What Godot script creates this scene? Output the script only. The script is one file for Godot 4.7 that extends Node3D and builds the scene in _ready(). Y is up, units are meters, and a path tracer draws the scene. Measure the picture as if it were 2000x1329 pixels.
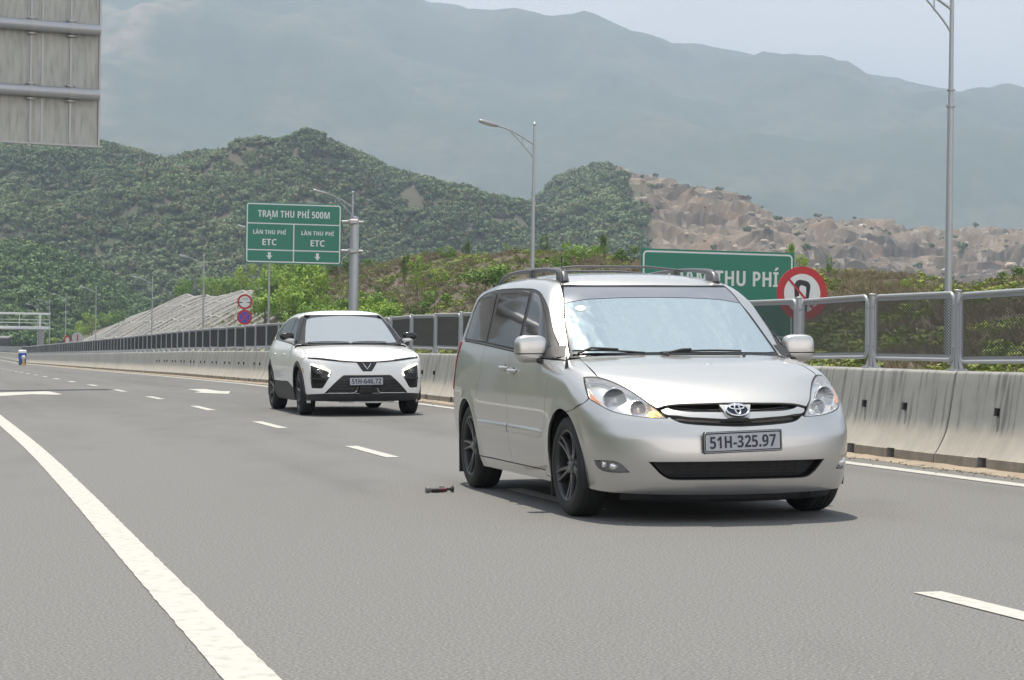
extends Node3D
# A motorway in hill country: two carriageways with a concrete median wall and fence, a silver van and a white car coming this way.
# Road coordinates: s metres along the road from the camera, lat metres to the right of it, up metres above the surface.

const ROAD_A := 0.2637
const CROSS := 0.0183
const KNOT_S := [0.0, 20.0, 40.0, 60.0, 80.0, 110.0, 150.0, 220.0]
const KNOT_SLOPE := [0.0, 0.0072, -0.0146, -0.0176, -0.0011, 0.0021, 0.0005, -0.0005]
const KNOT_DIP := [0.0, 0.0, 0.0911, 0.0962, 0.0388, -0.1119, -0.2944, -0.5992]
const WALL_LAT := 9.42
var off_table := PackedFloat32Array()
var rng := RandomNumberGenerator.new()
var nz := FastNoiseLite.new()
var nf := FastNoiseLite.new()
var M := {}
var used := {}

class MB:
	var v := PackedVector3Array()
	var n := PackedVector3Array()
	var t := PackedVector2Array()
	var c := PackedColorArray()
	var i := PackedInt32Array()
	var col := Color(1, 1, 1)
	var xf := Transform3D()
	func vert(p: Vector3, nn: Vector3, uv := Vector2.ZERO) -> int:
		v.append(xf * p)
		n.append((xf.basis * nn).normalized())
		t.append(uv)
		c.append(col)
		return v.size() - 1
	func tri(a: int, b: int, d: int) -> void:
		if (v[b] - v[a]).cross(v[d] - v[a]).dot(n[a] + n[b] + n[d]) > 0.0:
			i.append_array([a, d, b])
		else:
			i.append_array([a, b, d])
	func face(p: Array, uvs := []) -> void:
		var nn: Vector3 = ((p[1] - p[0]) as Vector3).cross(p[2] - p[0])
		if nn.length_squared() < 1e-16 and p.size() > 3:
			nn = ((p[2] - p[0]) as Vector3).cross(p[3] - p[0])
		nn = nn.normalized()
		var ids := []
		for k in p.size():
			ids.append(vert(p[k], nn, uvs[k] if uvs.size() else Vector2.ZERO))
		for k in range(1, p.size() - 1):
			tri(ids[0], ids[k], ids[k + 1])
	func grid(rows: Array, normals := [], uvs := [], closed := false) -> void:
		var w: int = rows[0].size()
		var h := rows.size()
		var s := v.size()
		for r in h:
			for k in w:
				var nn: Vector3
				if normals.size():
					nn = normals[r][k]
				else:
					var r0: int = maxi(r - 1, 0)
					var r1: int = mini(r + 1, h - 1)
					var k0: int = k - 1 if k > 0 else (w - 2 if closed else 0)
					var k1: int = k + 1 if k < w - 1 else (1 if closed else w - 1)
					nn = ((rows[r1][k] - rows[r0][k]) as Vector3).cross(rows[r][k1] - rows[r][k0])
				vert(rows[r][k], nn.normalized() if nn.length_squared() > 1e-14 else Vector3.UP, uvs[r][k] if uvs.size() else Vector2(k / float(maxi(w - 1, 1)), r / float(maxi(h - 1, 1))))
		for r in h - 1:
			for k in w - 1:
				var a := s + r * w + k
				if rows[r][k] != rows[r][k + 1]:
					tri(a, a + 1, a + w + 1)
				tri(a, a + w + 1, a + w)
	func box(ctr: Vector3, size: Vector3, b := 0.0, basis := Basis()) -> void:
		var e := size * 0.5
		b = minf(b, minf(e.x, minf(e.y, e.z)) * 0.9)
		for ax in 3:
			for sg in [-1.0, 1.0]:
				var u := (ax + 1) % 3
				var w := (ax + 2) % 3
				var q := []
				for k in [[-1, -1], [1, -1], [1, 1], [-1, 1]]:
					var p := Vector3()
					p[ax] = sg * e[ax]
					p[u] = k[0] * (e[u] - b)
					p[w] = k[1] * (e[w] - b)
					q.append(ctr + basis * p)
				if sg < 0:
					q.reverse()
				face_out(q, basis * axis(ax, sg))
		if b > 0.0:
			for ax in 3:
				var u := (ax + 1) % 3
				var w := (ax + 2) % 3
				for su in [-1.0, 1.0]:
					for sw in [-1.0, 1.0]:
						var p := []
						for k in [[-1.0, 0], [1.0, 0], [1.0, 1], [-1.0, 1]]:
							var o := Vector3()
							o[ax] = k[0] * (e[ax] - b)
							o[u] = su * (e[u] - (b if k[1] == 1 else 0.0))
							o[w] = sw * (e[w] - (0.0 if k[1] == 1 else b))
							p.append(ctr + basis * o)
						face_out(p, basis * (axis(u, su) + axis(w, sw)).normalized())
			for sx in [-1.0, 1.0]:
				for sy in [-1.0, 1.0]:
					for sz in [-1.0, 1.0]:
						face_out([ctr + basis * Vector3(sx * e.x, sy * (e.y - b), sz * (e.z - b)), ctr + basis * Vector3(sx * (e.x - b), sy * e.y, sz * (e.z - b)), ctr + basis * Vector3(sx * (e.x - b), sy * (e.y - b), sz * e.z)], basis * Vector3(sx, sy, sz).normalized())
	func axis(k: int, s: float) -> Vector3:
		var p := Vector3()
		p[k] = s
		return p
	func face_out(p: Array, nn: Vector3) -> void:
		var ids := []
		for q in p:
			ids.append(vert(q, nn, Vector2((q as Vector3).x + (q as Vector3).z, (q as Vector3).y)))
		for k in range(1, p.size() - 1):
			tri(ids[0], ids[k], ids[k + 1])
	func tube(pts: Array, rad, sides := 8, caps := true, squash := 1.0, up := Vector3.UP) -> void:
		var rows := []
		var nrm := []
		for k in pts.size():
			var d: Vector3 = (pts[mini(k + 1, pts.size() - 1)] - pts[maxi(k - 1, 0)]).normalized()
			var a := up if absf(d.dot(up)) < 0.95 else Vector3(1, 0, 0)
			var x := d.cross(a).normalized()
			var y := x.cross(d).normalized()
			var r: float = rad[k] if rad is Array else rad
			var row := []
			var nr := []
			for m in sides + 1:
				var g := TAU * m / sides
				row.append(pts[k] + x * cos(g) * r + y * sin(g) * r * squash)
				nr.append((x * cos(g) * squash + y * sin(g)).normalized())
			rows.append(row)
			nrm.append(nr)
		grid(rows, nrm)
		if caps:
			for e in [0, rows.size() - 1]:
				var dd: Vector3 = (pts[0] - pts[1]) if e == 0 else (pts[e] - pts[e - 1])
				face_out(rows[e].slice(0, sides), dd.normalized())
	func lathe(prof: Array, seg := 24, base := Transform3D(), smooth := true) -> void:
		# prof: Vector2(radius, height along y)
		var old := xf
		xf = xf * base
		if smooth:
			var rows := []
			var nrm := []
			for k in prof.size():
				var p: Vector2 = prof[k]
				var d: Vector2 = prof[mini(k + 1, prof.size() - 1)] - prof[maxi(k - 1, 0)]
				var row := []
				var nr := []
				for m in seg + 1:
					var a := TAU * m / seg
					row.append(Vector3(cos(a) * p.x, p.y, sin(a) * p.x))
					nr.append(Vector3(cos(a) * d.y, -d.x, sin(a) * d.y).normalized())
				rows.append(row)
				nrm.append(nr)
			grid(rows, nrm)
		else:
			for k in prof.size() - 1:
				lathe([prof[k], prof[k + 1]], seg, Transform3D())
		xf = old
	func prism(poly: PackedVector2Array, z0: float, z1: float, side := true) -> void:
		var ids := Geometry2D.triangulate_polygon(poly)
		for z in [z0, z1]:
			var nn := Vector3(0, 0, 1 if z == maxf(z0, z1) else -1)
			var s := v.size()
			for p in poly:
				vert(Vector3(p.x, p.y, z), nn, p)
			for k in range(0, ids.size(), 3):
				tri(s + ids[k], s + ids[k + 1], s + ids[k + 2])
		if side:
			var cw := 1.0 if Geometry2D.is_polygon_clockwise(poly) else -1.0
			for k in poly.size():
				var a := poly[k]
				var b := poly[(k + 1) % poly.size()]
				var d := (b - a).normalized()
				face_out([Vector3(a.x, a.y, z0), Vector3(b.x, b.y, z0), Vector3(b.x, b.y, z1), Vector3(a.x, a.y, z1)], Vector3(-d.y * cw, d.x * cw, 0))
	func blob(ctr: Vector3, r: Vector3, e := 1.0, nu := 20, nv := 12, basis := Basis()) -> void:
		# superellipsoid, e < 1 boxier
		var rows := []
		var nrm := []
		for a in nv + 1:
			var th := -PI / 2 + PI * a / nv
			var row := []
			var nr := []
			for b in nu + 1:
				var ph := TAU * b / nu
				var p := Vector3(pw(cos(th), e) * pw(cos(ph), e), pw(sin(th), e), pw(cos(th), e) * pw(sin(ph), e))
				var q := Vector3(pw(cos(th), 2.0 - e) * pw(cos(ph), 2.0 - e), pw(sin(th), 2.0 - e), pw(cos(th), 2.0 - e) * pw(sin(ph), 2.0 - e))
				row.append(ctr + basis * (p * r))
				nr.append((basis * (q / r)).normalized())
			rows.append(row)
			nrm.append(nr)
		grid(rows, nrm)
	func pw(x: float, e: float) -> float:
		return signf(x) * pow(absf(x), e)
	func mesh() -> ArrayMesh:
		var a := []
		a.resize(Mesh.ARRAY_MAX)
		a[Mesh.ARRAY_VERTEX] = v
		a[Mesh.ARRAY_NORMAL] = n
		a[Mesh.ARRAY_TEX_UV] = t
		a[Mesh.ARRAY_COLOR] = c
		a[Mesh.ARRAY_INDEX] = i
		var m := ArrayMesh.new()
		m.add_surface_from_arrays(Mesh.PRIMITIVE_TRIANGLES, a)
		return m

# ---------------------------------------------------------------- naming
func numbered(called: String) -> String:
	var k: int = used.get(called, -1) + 1
	used[called] = k
	return called if k == 0 else "%s_%03d" % [called, k]

func tag(o: Node3D, label: String, category: String, group := "") -> Node3D:
	o.set_meta("label", label)
	o.set_meta("category", category)
	if group:
		o.set_meta("group", group)
	return o

func thing(called: String, label: String, category: String, at := Transform3D(), group := "") -> Node3D:
	var o := Node3D.new()
	o.name = numbered(called)
	add_child(o)
	o.transform = at
	return tag(o, label, category, group)

func part(called: String, mesh, mat: Material, parent: Node3D = null, at := Transform3D()) -> MeshInstance3D:
	var o := MeshInstance3D.new()
	o.mesh = mesh.mesh() if mesh is MB else mesh
	o.material_override = mat
	o.name = called if parent else numbered(called)
	(parent if parent else self).add_child(o, true)
	o.transform = at
	return o

func struct(called: String, mesh, mat: Material) -> MeshInstance3D:
	var o := part(called, mesh, mat)
	o.set_meta("kind", "structure")
	return o

func dup(o: Node3D, at: Transform3D, label: String) -> Node3D:
	var c := o.duplicate() as Node3D
	c.name = numbered(str(o.name).rstrip("0123456789_"))
	add_child(c)
	c.transform = at
	c.set_meta("label", label)
	return c

# ---------------------------------------------------------------- materials
func lin(r: float, g: float, b: float) -> Color:
	return Color(r, g, b).linear_to_srgb()

func mat(r: float, g: float, b: float, rough := 0.7, metal := 0.0) -> StandardMaterial3D:
	var m := StandardMaterial3D.new()
	m.albedo_color = lin(r, g, b)
	m.roughness = rough
	m.metallic = metal
	return m

func ramp(cols: Array) -> Gradient:
	var g := Gradient.new()
	var o := PackedFloat32Array()
	var c := PackedColorArray()
	for k in cols:
		o.append(k[0])
		c.append(lin(k[1], k[2], k[3]))
	g.offsets = o
	g.colors = c
	return g

func noise_tex(freq: float, oct: int, cols: Array, size := 512, sd := 1, type := FastNoiseLite.TYPE_SIMPLEX_SMOOTH) -> NoiseTexture2D:
	var f := FastNoiseLite.new()
	f.seed = sd
	f.frequency = freq
	f.fractal_octaves = oct
	f.noise_type = type
	var t := NoiseTexture2D.new()
	t.width = size
	t.height = size
	t.seamless = true
	t.noise = f
	if cols.size():
		t.color_ramp = ramp(cols)
	return t

func world_map(m: StandardMaterial3D, metres: float) -> void:
	m.uv1_triplanar = true
	m.uv1_world_triplanar = true
	m.uv1_scale = Vector3.ONE / metres

# ---------------------------------------------------------------- road frame
func lerp_table(x: float, xs: Array, ys: Array) -> float:
	if x <= xs[0]:
		return ys[0]
	for k in range(1, xs.size()):
		if x <= xs[k]:
			return lerpf(ys[k - 1], ys[k], (x - xs[k - 1]) / (xs[k] - xs[k - 1]))
	return ys[-1]

func road_slope(s: float) -> float:
	return lerp_table(s, KNOT_S, KNOT_SLOPE)

func road_off(s: float) -> float:
	if s <= 0.0:
		return 0.0
	var k := clampf(s, 0.0, 898.0)
	var a := int(k)
	return lerpf(off_table[a], off_table[a + 1], k - a)

func P(s: float, lat: float, up := 0.0) -> Vector3:
	var d := Vector3(-sin(ROAD_A), 0, -cos(ROAD_A))
	var r := Vector3(cos(ROAD_A), 0, -sin(ROAD_A))
	var m := road_slope(s)
	var p := s * d + road_off(s) * r + lat * (r - m * d)
	p.y = CROSS * lat + lerp_table(s, KNOT_S, KNOT_DIP) + up
	return p

# x towards the right of the road, y up, z back towards the camera
func frame(s: float, lat: float, up := 0.0, level := true) -> Transform3D:
	var z := (P(s - 0.5, lat) - P(s + 0.5, lat)).normalized()
	var x := (P(s, lat + 0.5) - P(s, lat - 0.5)).normalized()
	if level:
		z.y = 0
		z = z.normalized()
		x = Vector3.UP.cross(z)
	else:
		x = (x - z * x.dot(z)).normalized()
	return Transform3D(Basis(x, z.cross(x), z), P(s, lat, up))

# sheet between two lateral offsets, in steps along the road
func strip(mb: MB, s0: float, s1: float, lats: Array, up: float, step := 1.0) -> void:
	var k := maxi(1, ceili((s1 - s0) / step))
	var rows := []
	var uvs := []
	for a in k + 1:
		var s := lerpf(s0, s1, float(a) / k)
		var row := []
		var u := []
		for l in lats:
			row.append(P(s, l, up))
			u.append(Vector2(l, s))
		rows.append(row)
		uvs.append(u)
	mb.grid(rows, [], uvs)

# ---------------------------------------------------------------- the scene
func _ready() -> void:
	rng.seed = 7
	nz.seed = 3
	nz.frequency = 1.0
	nz.fractal_octaves = 5
	nz.noise_type = FastNoiseLite.TYPE_SIMPLEX_SMOOTH
	nf.seed = 11
	nf.frequency = 1.0
	nf.fractal_octaves = 2
	off_table.resize(900)
	for k in range(1, 900):
		off_table[k] = off_table[k - 1] + 0.5 * (road_slope(k) + road_slope(k - 1))
	# camera, sky, sun, exposure
	var cam := Camera3D.new()
	cam.name = "camera"
	cam.fov = rad_to_deg(2.0 * atan(664.5 / 4200.0))
	cam.near = 0.3
	cam.far = 14000.0
	cam.position = Vector3(0, 1.2077, 0)
	cam.rotation = Vector3(0.00647, 0, 0.01396)
	add_child(cam)
	cam.current = true
	var env := Environment.new()
	env.background_mode = Environment.BG_SKY
	var sky := Sky.new()
	var pano := PanoramaSkyMaterial.new()
	pano.panorama = sky_image()
	sky.sky_material = pano
	env.sky = sky
	env.background_energy_multiplier = SKY_E
	env.tonemap_mode = Environment.TONE_MAPPER_LINEAR
	env.tonemap_exposure = EXPOSURE
	env.sdfgi_enabled = true
	env.ssao_enabled = true
	env.ssil_enabled = true
	env.fog_enabled = true
	env.fog_density = FOG
	env.fog_light_color = Color(0.81, 0.90, 1.0)
	var we := WorldEnvironment.new()
	we.name = "world_environment"
	we.environment = env
	add_child(we)
	var sun := DirectionalLight3D.new()
	sun.name = "sun"
	sun.light_energy = SUN_E
	sun.light_color = Color(1.0, 0.965, 0.91)
	sun.light_angular_distance = 0.6
	sun.shadow_enabled = true
	add_child(sun)
	sun.look_at_from_position(Vector3.ZERO, Vector3(0.10, -1.05, 0.27), Vector3(0, 0, 1))
	materials()
	ground()
	road()
	hills()
	median_wall()
	fence()
	van()
	suv()
	lamps()
	signs()
	far_things()
	plants()
	small_things()

const SKY_E := 1.0
const EXPOSURE := 1.42
const FOG := 0.00030
const SUN_E := 1.6

func sky_image() -> ImageTexture:
	var w := 1024
	var h := 512
	var im := Image.create(w, h, false, Image.FORMAT_RGBF)
	var f := FastNoiseLite.new()
	f.seed = 5
	f.frequency = 1.0
	f.fractal_octaves = 5
	f.domain_warp_enabled = true
	f.domain_warp_amplitude = 0.6
	f.domain_warp_frequency = 1.2
	for y in h:
		var el := PI * (0.5 - (y + 0.5) / h)
		for x in w:
			var az := TAU * (x + 0.5) / w
			var d := Vector3(cos(el) * cos(az), sin(el), cos(el) * sin(az))
			var up := maxf(d.y, 0.0)
			var hz := pow(1.0 - up, 4.5)
			var c := Color(0.40, 0.455, 0.53).lerp(Color(2.7, 2.42, 2.2), clampf(hz, 0, 1))
			var q := d / (up + 0.35)
			var k := f.get_noise_3d(q.x * 1.5, q.z * 1.5, 4.0)
			k = smoothstep(-0.15, 0.45, k) * smoothstep(0.0, 0.35, up) * 0.85
			c = c.lerp(Color(0.92, 0.92, 0.92), k)
			im.set_pixel(x, y, c)
	return ImageTexture.create_from_image(im)

# ---------------------------------------------------------------- shared materials
func materials() -> void:
	M.steel = mat(0.40, 0.41, 0.43, 0.45, 0.55)
	M.steel_dull = mat(0.30, 0.31, 0.33, 0.55, 0.4)
	M.black = mat(0.012, 0.012, 0.013, 0.5)
	M.black_gloss = mat(0.008, 0.008, 0.009, 0.12)
	M.rubber = mat(0.018, 0.018, 0.018, 0.75)
	M.white_paint = mat(0.80, 0.80, 0.79, 0.5)
	M.concrete = StandardMaterial3D.new()
	M.concrete.albedo_texture = concrete_image()
	M.concrete.roughness = 0.9
	M.plain_concrete = mat(0.34, 0.33, 0.31, 0.9)
	M.plain_concrete.albedo_texture = noise_tex(0.02, 5, [[0.0, 0.65, 0.65, 0.63], [0.5, 0.95, 0.95, 0.95], [1.0, 1.0, 1.0, 0.98]], 256, 4)
	world_map(M.plain_concrete, 3.0)
	# asphalt: fine stone speckle, broad patches multiplied over it
	var a := StandardMaterial3D.new()
	a.albedo_texture = noise_tex(0.16, 3, [[0.0, 0.05, 0.05, 0.049], [0.30, 0.105, 0.104, 0.102], [0.56, 0.150, 0.148, 0.143], [0.78, 0.205, 0.202, 0.193], [1.0, 0.46, 0.45, 0.42]], 1024, 8)
	world_map(a, 3.1)
	a.vertex_color_use_as_albedo = true
	a.roughness = 0.88
	a.heightmap_enabled = true
	a.heightmap_texture = noise_tex(0.2, 3, [], 512, 9)
	a.heightmap_scale = 0.4
	M.asphalt = a
	var l := mat(0.46, 0.452, 0.425, 0.7)
	l.albedo_texture = noise_tex(0.04, 5, [[0.0, 0.62, 0.61, 0.58], [0.35, 0.90, 0.90, 0.88], [1.0, 1.0, 1.0, 1.0]], 512, 15)
	world_map(l, 2.3)
	M.line = l
	var g := StandardMaterial3D.new()
	g.vertex_color_use_as_albedo = true
	g.roughness = 0.95
	g.albedo_texture = noise_tex(0.03, 5, [[0.0, 0.55, 0.52, 0.50], [0.5, 0.88, 0.87, 0.85], [1.0, 1.0, 1.0, 1.0]], 512, 30)
	world_map(g, 7.0)
	M.soil = g
	var h := StandardMaterial3D.new()
	h.vertex_color_use_as_albedo = true
	h.roughness = 0.97
	M.hill = h
	var f := StandardMaterial3D.new()
	f.vertex_color_use_as_albedo = true
	f.roughness = 0.8
	f.backlight_enabled = true
	f.backlight = Color(0.5, 0.5, 0.4)
	f.cull_mode = BaseMaterial3D.CULL_DISABLED
	M.leaf = f
	M.bark = mat(0.12, 0.10, 0.08, 0.9)

func concrete_image() -> ImageTexture:
	# u: 12 m along the wall, v: up the face from foot (0) to top (1)
	var w := 1024
	var h := 256
	var im := Image.create(w, h, false, Image.FORMAT_RGB8)
	for x in w:
		var a := x / float(w) * TAU
		var cx := cos(a)
		var sx := sin(a)
		var big := nf.get_noise_2d(cx * 3.0, sx * 3.0)
		for y in h:
			var v := 1.0 - y / float(h)
			var streak := nz.get_noise_3d(cx * 17.0, sx * 17.0, v * 0.7)
			var fine := nz.get_noise_3d(cx * 70.0 + 9.0, sx * 70.0, v * 2.2)
			var mott := nz.get_noise_3d(cx * 9.0, sx * 9.0 + 5.0, v * 5.0)
			var upper := smoothstep(0.33, 0.50, v + 0.06 * streak)
			var c := Color(0.385, 0.357, 0.312).lerp(Color(0.285, 0.285, 0.272), upper)
			var k := 1.0 + 0.10 * mott + 0.10 * big
			k -= upper * (0.46 * smoothstep(0.0, 0.55, streak) + 0.10 * maxf(fine, 0.0))
			k += (1.0 - upper) * 0.12 * fine
			if v < 0.125:
				c = Color(0.33, 0.29, 0.24)
				k = 0.85 + 0.25 * mott + 0.2 * fine
			k += 0.14 * smoothstep(0.95, 1.0, v)
			im.set_pixel(x, y, (c * clampf(k, 0.3, 1.25)).linear_to_srgb())
	return ImageTexture.create_from_image(im)

# ---------------------------------------------------------------- ground
const RISE_S := [-60.0, 40.0, 80.0, 95.0, 120.0, 148.0, 172.0, 200.0, 234.0, 300.0, 350.0, 420.0, 560.0, 800.0]
const RISE_H := [3.0, 3.0, 3.5, 4.0, 6.0, 8.0, 8.9, 9.4, 8.9, 8.6, 9.6, 7.5, 5.0, 3.0]

func bank(s: float, lat: float) -> float:
	# height of the land above the road surface's own plane
	if lat < -4.5:
		return smoothstep(-6.0, -22.0, lat) * 4.0 + maxf(0.0, -lat - 22.0) * 0.35 + nz.get_noise_2d(s * 0.05, lat * 0.05) * 0.6
	if lat < 21.8:
		return -0.06
	var t := clampf((lat - 22.0) / 18.0, 0.0, 1.0)
	var r := lerp_table(s, RISE_S, RISE_H)
	var b := r * lerpf(t, smoothstep(0.0, 1.0, t), 0.35)
	var rough := smoothstep(22.5, 27.0, lat)
	b += rough * (nz.get_noise_2d(s * 0.045, lat * 0.045 + 3.0) * 0.6 + nz.get_noise_2d(s * 0.2, lat * 0.2) * 0.15)
	if lat > 40.0:
		b += nz.get_noise_2d(s * 0.03, lat * 0.03 + 40.0) * 0.8 * smoothstep(40.0, 48.0, lat) - (lat - 40.0) * 0.02
	if lat > 52.0:
		b -= (lat - 52.0) * 0.10
	return b - 0.06

func land(s: float, lat: float) -> Vector3:
	var p := P(s, lat)
	p.y = lerp_table(s, KNOT_S, KNOT_DIP) + CROSS * clampf(lat, -20.0, 30.0) + bank(s, lat)
	return p

func ground() -> void:
	var far := MB.new()
	var n := 40
	var rows := []
	for a in n + 1:
		var row := []
		for b in n + 1:
			row.append(Vector3(lerpf(-5200, 5200, b / float(n)), -3.0, lerpf(500, -9200, a / float(n))))
		rows.append(row)
	far.col = Color(0.10, 0.11, 0.06)
	far.grid(rows)
	struct("ground", far, M.hill)
	var mb := MB.new()
	var ls := []
	var l := -120.0
	while l < 130.0:
		ls.append(l)
		l += 8.0 if l < -16.0 else (2.5 if l < 21.0 or l >= 70.0 else 1.1)
	var ss := []
	var s := -60.0
	while s < 760.0:
		ss.append(s)
		s += 1.5 if s > 30.0 and s < 200.0 else 4.0
	rows = []
	for q in ss:
		var row := []
		for k in ls:
			row.append(land(q, k))
		rows.append(row)
	mb.grid(rows)
	for a in ss.size():
		for b in ls.size():
			var p: Vector3 = mb.v[a * ls.size() + b]
			var g := nz.get_noise_2d(p.x * 0.05, p.z * 0.05)
			var g2 := nz.get_noise_2d(p.x * 0.25 + 50.0, p.z * 0.25)
			var c := Color(0.125, 0.10, 0.075).lerp(Color(0.10, 0.105, 0.045), smoothstep(-0.1, 0.5, g + 0.4 * g2))
			c = c.lerp(Color(0.17, 0.14, 0.11), smoothstep(0.25, 0.7, g2 - g))
			if ls[b] < -4.5:
				c = Color(0.05, 0.065, 0.03).lerp(Color(0.10, 0.085, 0.055), smoothstep(0.0, 0.5, g))
			if ls[b] > 9.0 and ls[b] < 22.0:
				c = Color(0.24, 0.21, 0.17)
			mb.c[a * ls.size() + b] = c
	struct("roadside_land", mb, M.soil)

func road() -> void:
	# the carriageway that comes this way
	var mb := MB.new()
	var lats := []
	for k in 53:
		lats.append(-3.6 + k * 0.25)
	strip(mb, -30.0, 120.0, lats, 0.0, 0.6)
	strip(mb, 120.0, 620.0, lats, 0.0, 5.0)
	for k in mb.v.size():
		var lat := mb.t[k].x
		var s := mb.t[k].y
		var wear := 0.0
		for w in [2.1, 3.9, 5.6, 7.4]:
			wear += exp(-pow((lat - w) / 0.33, 2.0))
		var lane := clampf(1.0 - absf(lat - 2.9) / 1.4, 0.0, 1.0) + clampf(1.0 - absf(lat - 6.6) / 1.6, 0.0, 1.0)
		var t := 1.0 + 0.05 * wear - 0.06 * lane + 0.17 * nz.get_noise_2d(s * 0.05, lat * 0.4) + 0.10 * nz.get_noise_2d(s * 0.5, lat * 1.1 + 20.0)
		t -= 0.09 * smoothstep(0.12, 0.4, nz.get_noise_2d(s * 0.02 + 4.0, lat * 2.2 + 8.0))
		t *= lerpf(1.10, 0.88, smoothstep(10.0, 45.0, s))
		t -= 0.10 * smoothstep(0.25, 0.6, nz.get_noise_2d(s * 0.9 + 31.0, lat * 1.6)) + 0.07 * exp(-pow((lat - 6.6 - 0.25 * nz.get_noise_1d(s * 0.05)) / 0.35, 2.0)) * (0.6 + nz.get_noise_1d(s * 0.3))
		if lat < 1.0:
			t *= 0.97
		if lat > 8.95:
			t *= 1.08
		var warm := 0.015 * nz.get_noise_2d(s * 0.2 + 70.0, lat * 0.4)
		if lat > 9.05:
			warm = 0.07
		mb.c[k] = Color(t + warm, t, t - warm * 1.2)
	struct("road", mb, M.asphalt)
	var other := MB.new()
	strip(other, 10.0, 620.0, [10.6, 13.0, 16.0, 19.0, 21.6], 0.0, 4.0)
	struct("road", other, M.asphalt)
	# painted lines
	var e := MB.new()
	line(e, -10.0, 90.0, 1.121, 0.2)
	struct("edge_line", e, M.line)
	e = MB.new()
	strip(e, 90.0, 420.0, [0.85, 1.05], 0.006, 3.0)
	struct("edge_line", e, M.line)
	e = MB.new()
	line(e, 6.0, 90.0, 8.813, 0.19)
	strip(e, 90.0, 420.0, [8.72, 8.91], 0.006, 3.0)
	struct("edge_line", e, M.line)
	for k in 40:
		var m := MB.new()
		var c := 8.717 + 7.368 * k - (0.42 if k == 0 else 0.0)
		var w := 0.075
		strip(m, c - 1.2, c + 1.2, [4.635 - w, 4.635 + w], 0.005, 0.6)
		struct("lane_dash", m, M.line)
	# arrows painted in each lane
	for a in [[Vector2(51.6, 1.38), Vector2(52.8, 2.86), Vector2(52.4, 2.94), Vector2(49.5, 3.02), Vector2(49.1, 2.86), Vector2(49.8, 2.34), Vector2(47.9, 1.38)], [Vector2(53.8, 6.4), Vector2(53.7, 6.82), Vector2(51.2, 6.84), Vector2(50.9, 7.04), Vector2(48.3, 6.6), Vector2(49.1, 6.24), Vector2(50.1, 6.06), Vector2(51.1, 6.36)]]:
		var m := MB.new()
		var poly := PackedVector2Array(a)
		var ids := Geometry2D.triangulate_polygon(poly)
		for k in range(0, ids.size(), 3):
			var tr := []
			for q in 3:
				tr.append(P(poly[ids[k + q]].x, poly[ids[k + q]].y, 0.006))
			m.face_out(tr, Vector3.UP)
		struct("lane_arrow", m, M.line)
	# drifted sand along the foot of the wall
	var sand := MB.new()
	var rows := []
	for k in 700:
		var s := 14.0 + k * 0.3
		var w := 0.20 + 0.12 * nz.get_noise_1d(s * 0.5) + 0.05 * nz.get_noise_1d(s * 3.0)
		rows.append([P(s, WALL_LAT - w, 0.003), P(s, WALL_LAT - w * 0.45, 0.014 + 0.006 * nz.get_noise_1d(s * 4.0)), P(s, WALL_LAT + 0.02, 0.03 + 0.012 * nz.get_noise_1d(s * 2.0 + 9.0))])
	sand.col = Color(0.36, 0.30, 0.23)
	sand.grid(rows)
	var so := part("drifted_sand", sand, M.soil)
	so.set_meta("kind", "stuff")
	tag(so, "tan sand and grit drifted along the foot of the median wall", "sand")
	var bits := MultiMesh.new()
	bits.transform_format = MultiMesh.TRANSFORM_3D
	bits.use_colors = true
	var peb := MB.new()
	peb.blob(Vector3.ZERO, Vector3(0.5, 0.35, 0.42), 1.0, 6, 4)
	bits.mesh = peb.mesh()
	bits.instance_count = 1500
	for k in 1500:
		var s := 15.0 + 45.0 * pow(rng.randf(), 1.6)
		var z := rng.randf_range(0.006, 0.03) * (1.0 if rng.randf() < 0.93 else 2.0)
		bits.set_instance_transform(k, Transform3D(Basis.from_euler(Vector3(rng.randf() * 6, rng.randf() * 6, 0)).scaled(Vector3.ONE * z), P(s, WALL_LAT - absf(rng.randfn(0.0, 0.17)) - 0.01, 0.006)))
		var b := rng.randf_range(0.14, 0.36)
		bits.set_instance_color(k, Color(b, b * 0.88, b * 0.74))
	var grit := MultiMeshInstance3D.new()
	grit.name = "grit"
	grit.multimesh = bits
	grit.material_override = M.hill
	grit.set_meta("kind", "stuff")
	tag(grit, "loose grit and small stones between edge line and median wall", "gravel")
	add_child(grit)

func line(mb: MB, s0: float, s1: float, lat: float, w: float) -> void:
	# a painted line with slightly worn, uneven edges
	var rows := []
	var k := int((s1 - s0) / 0.12)
	for a in k + 1:
		var s := s0 + (s1 - s0) * a / k
		var lt := lat - (0.17 * smoothstep(16.0, 38.0, s) if lat < 2.0 else 0.0)
		rows.append([P(s, lt - w * 0.5 + 0.008 * nz.get_noise_1d(s * 5.0), 0.005), P(s, lt + w * 0.5 + 0.008 * nz.get_noise_1d(s * 5.0 + 300.0), 0.005)])
	mb.grid(rows)

# ---------------------------------------------------------------- hills
# ridge lists: x at the ridge in metres, height in metres
func ridge(list: Array, x: float) -> float:
	if x <= list[0].x:
		return list[0].y
	for k in range(1, list.size()):
		if x <= list[k].x:
			var t: float = (x - list[k - 1].x) / (list[k].x - list[k - 1].x)
			return lerpf(list[k - 1].y, list[k].y, t * t * (3.0 - 2.0 * t) * 0.5 + t * 0.5)
	return list[-1].y

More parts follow.
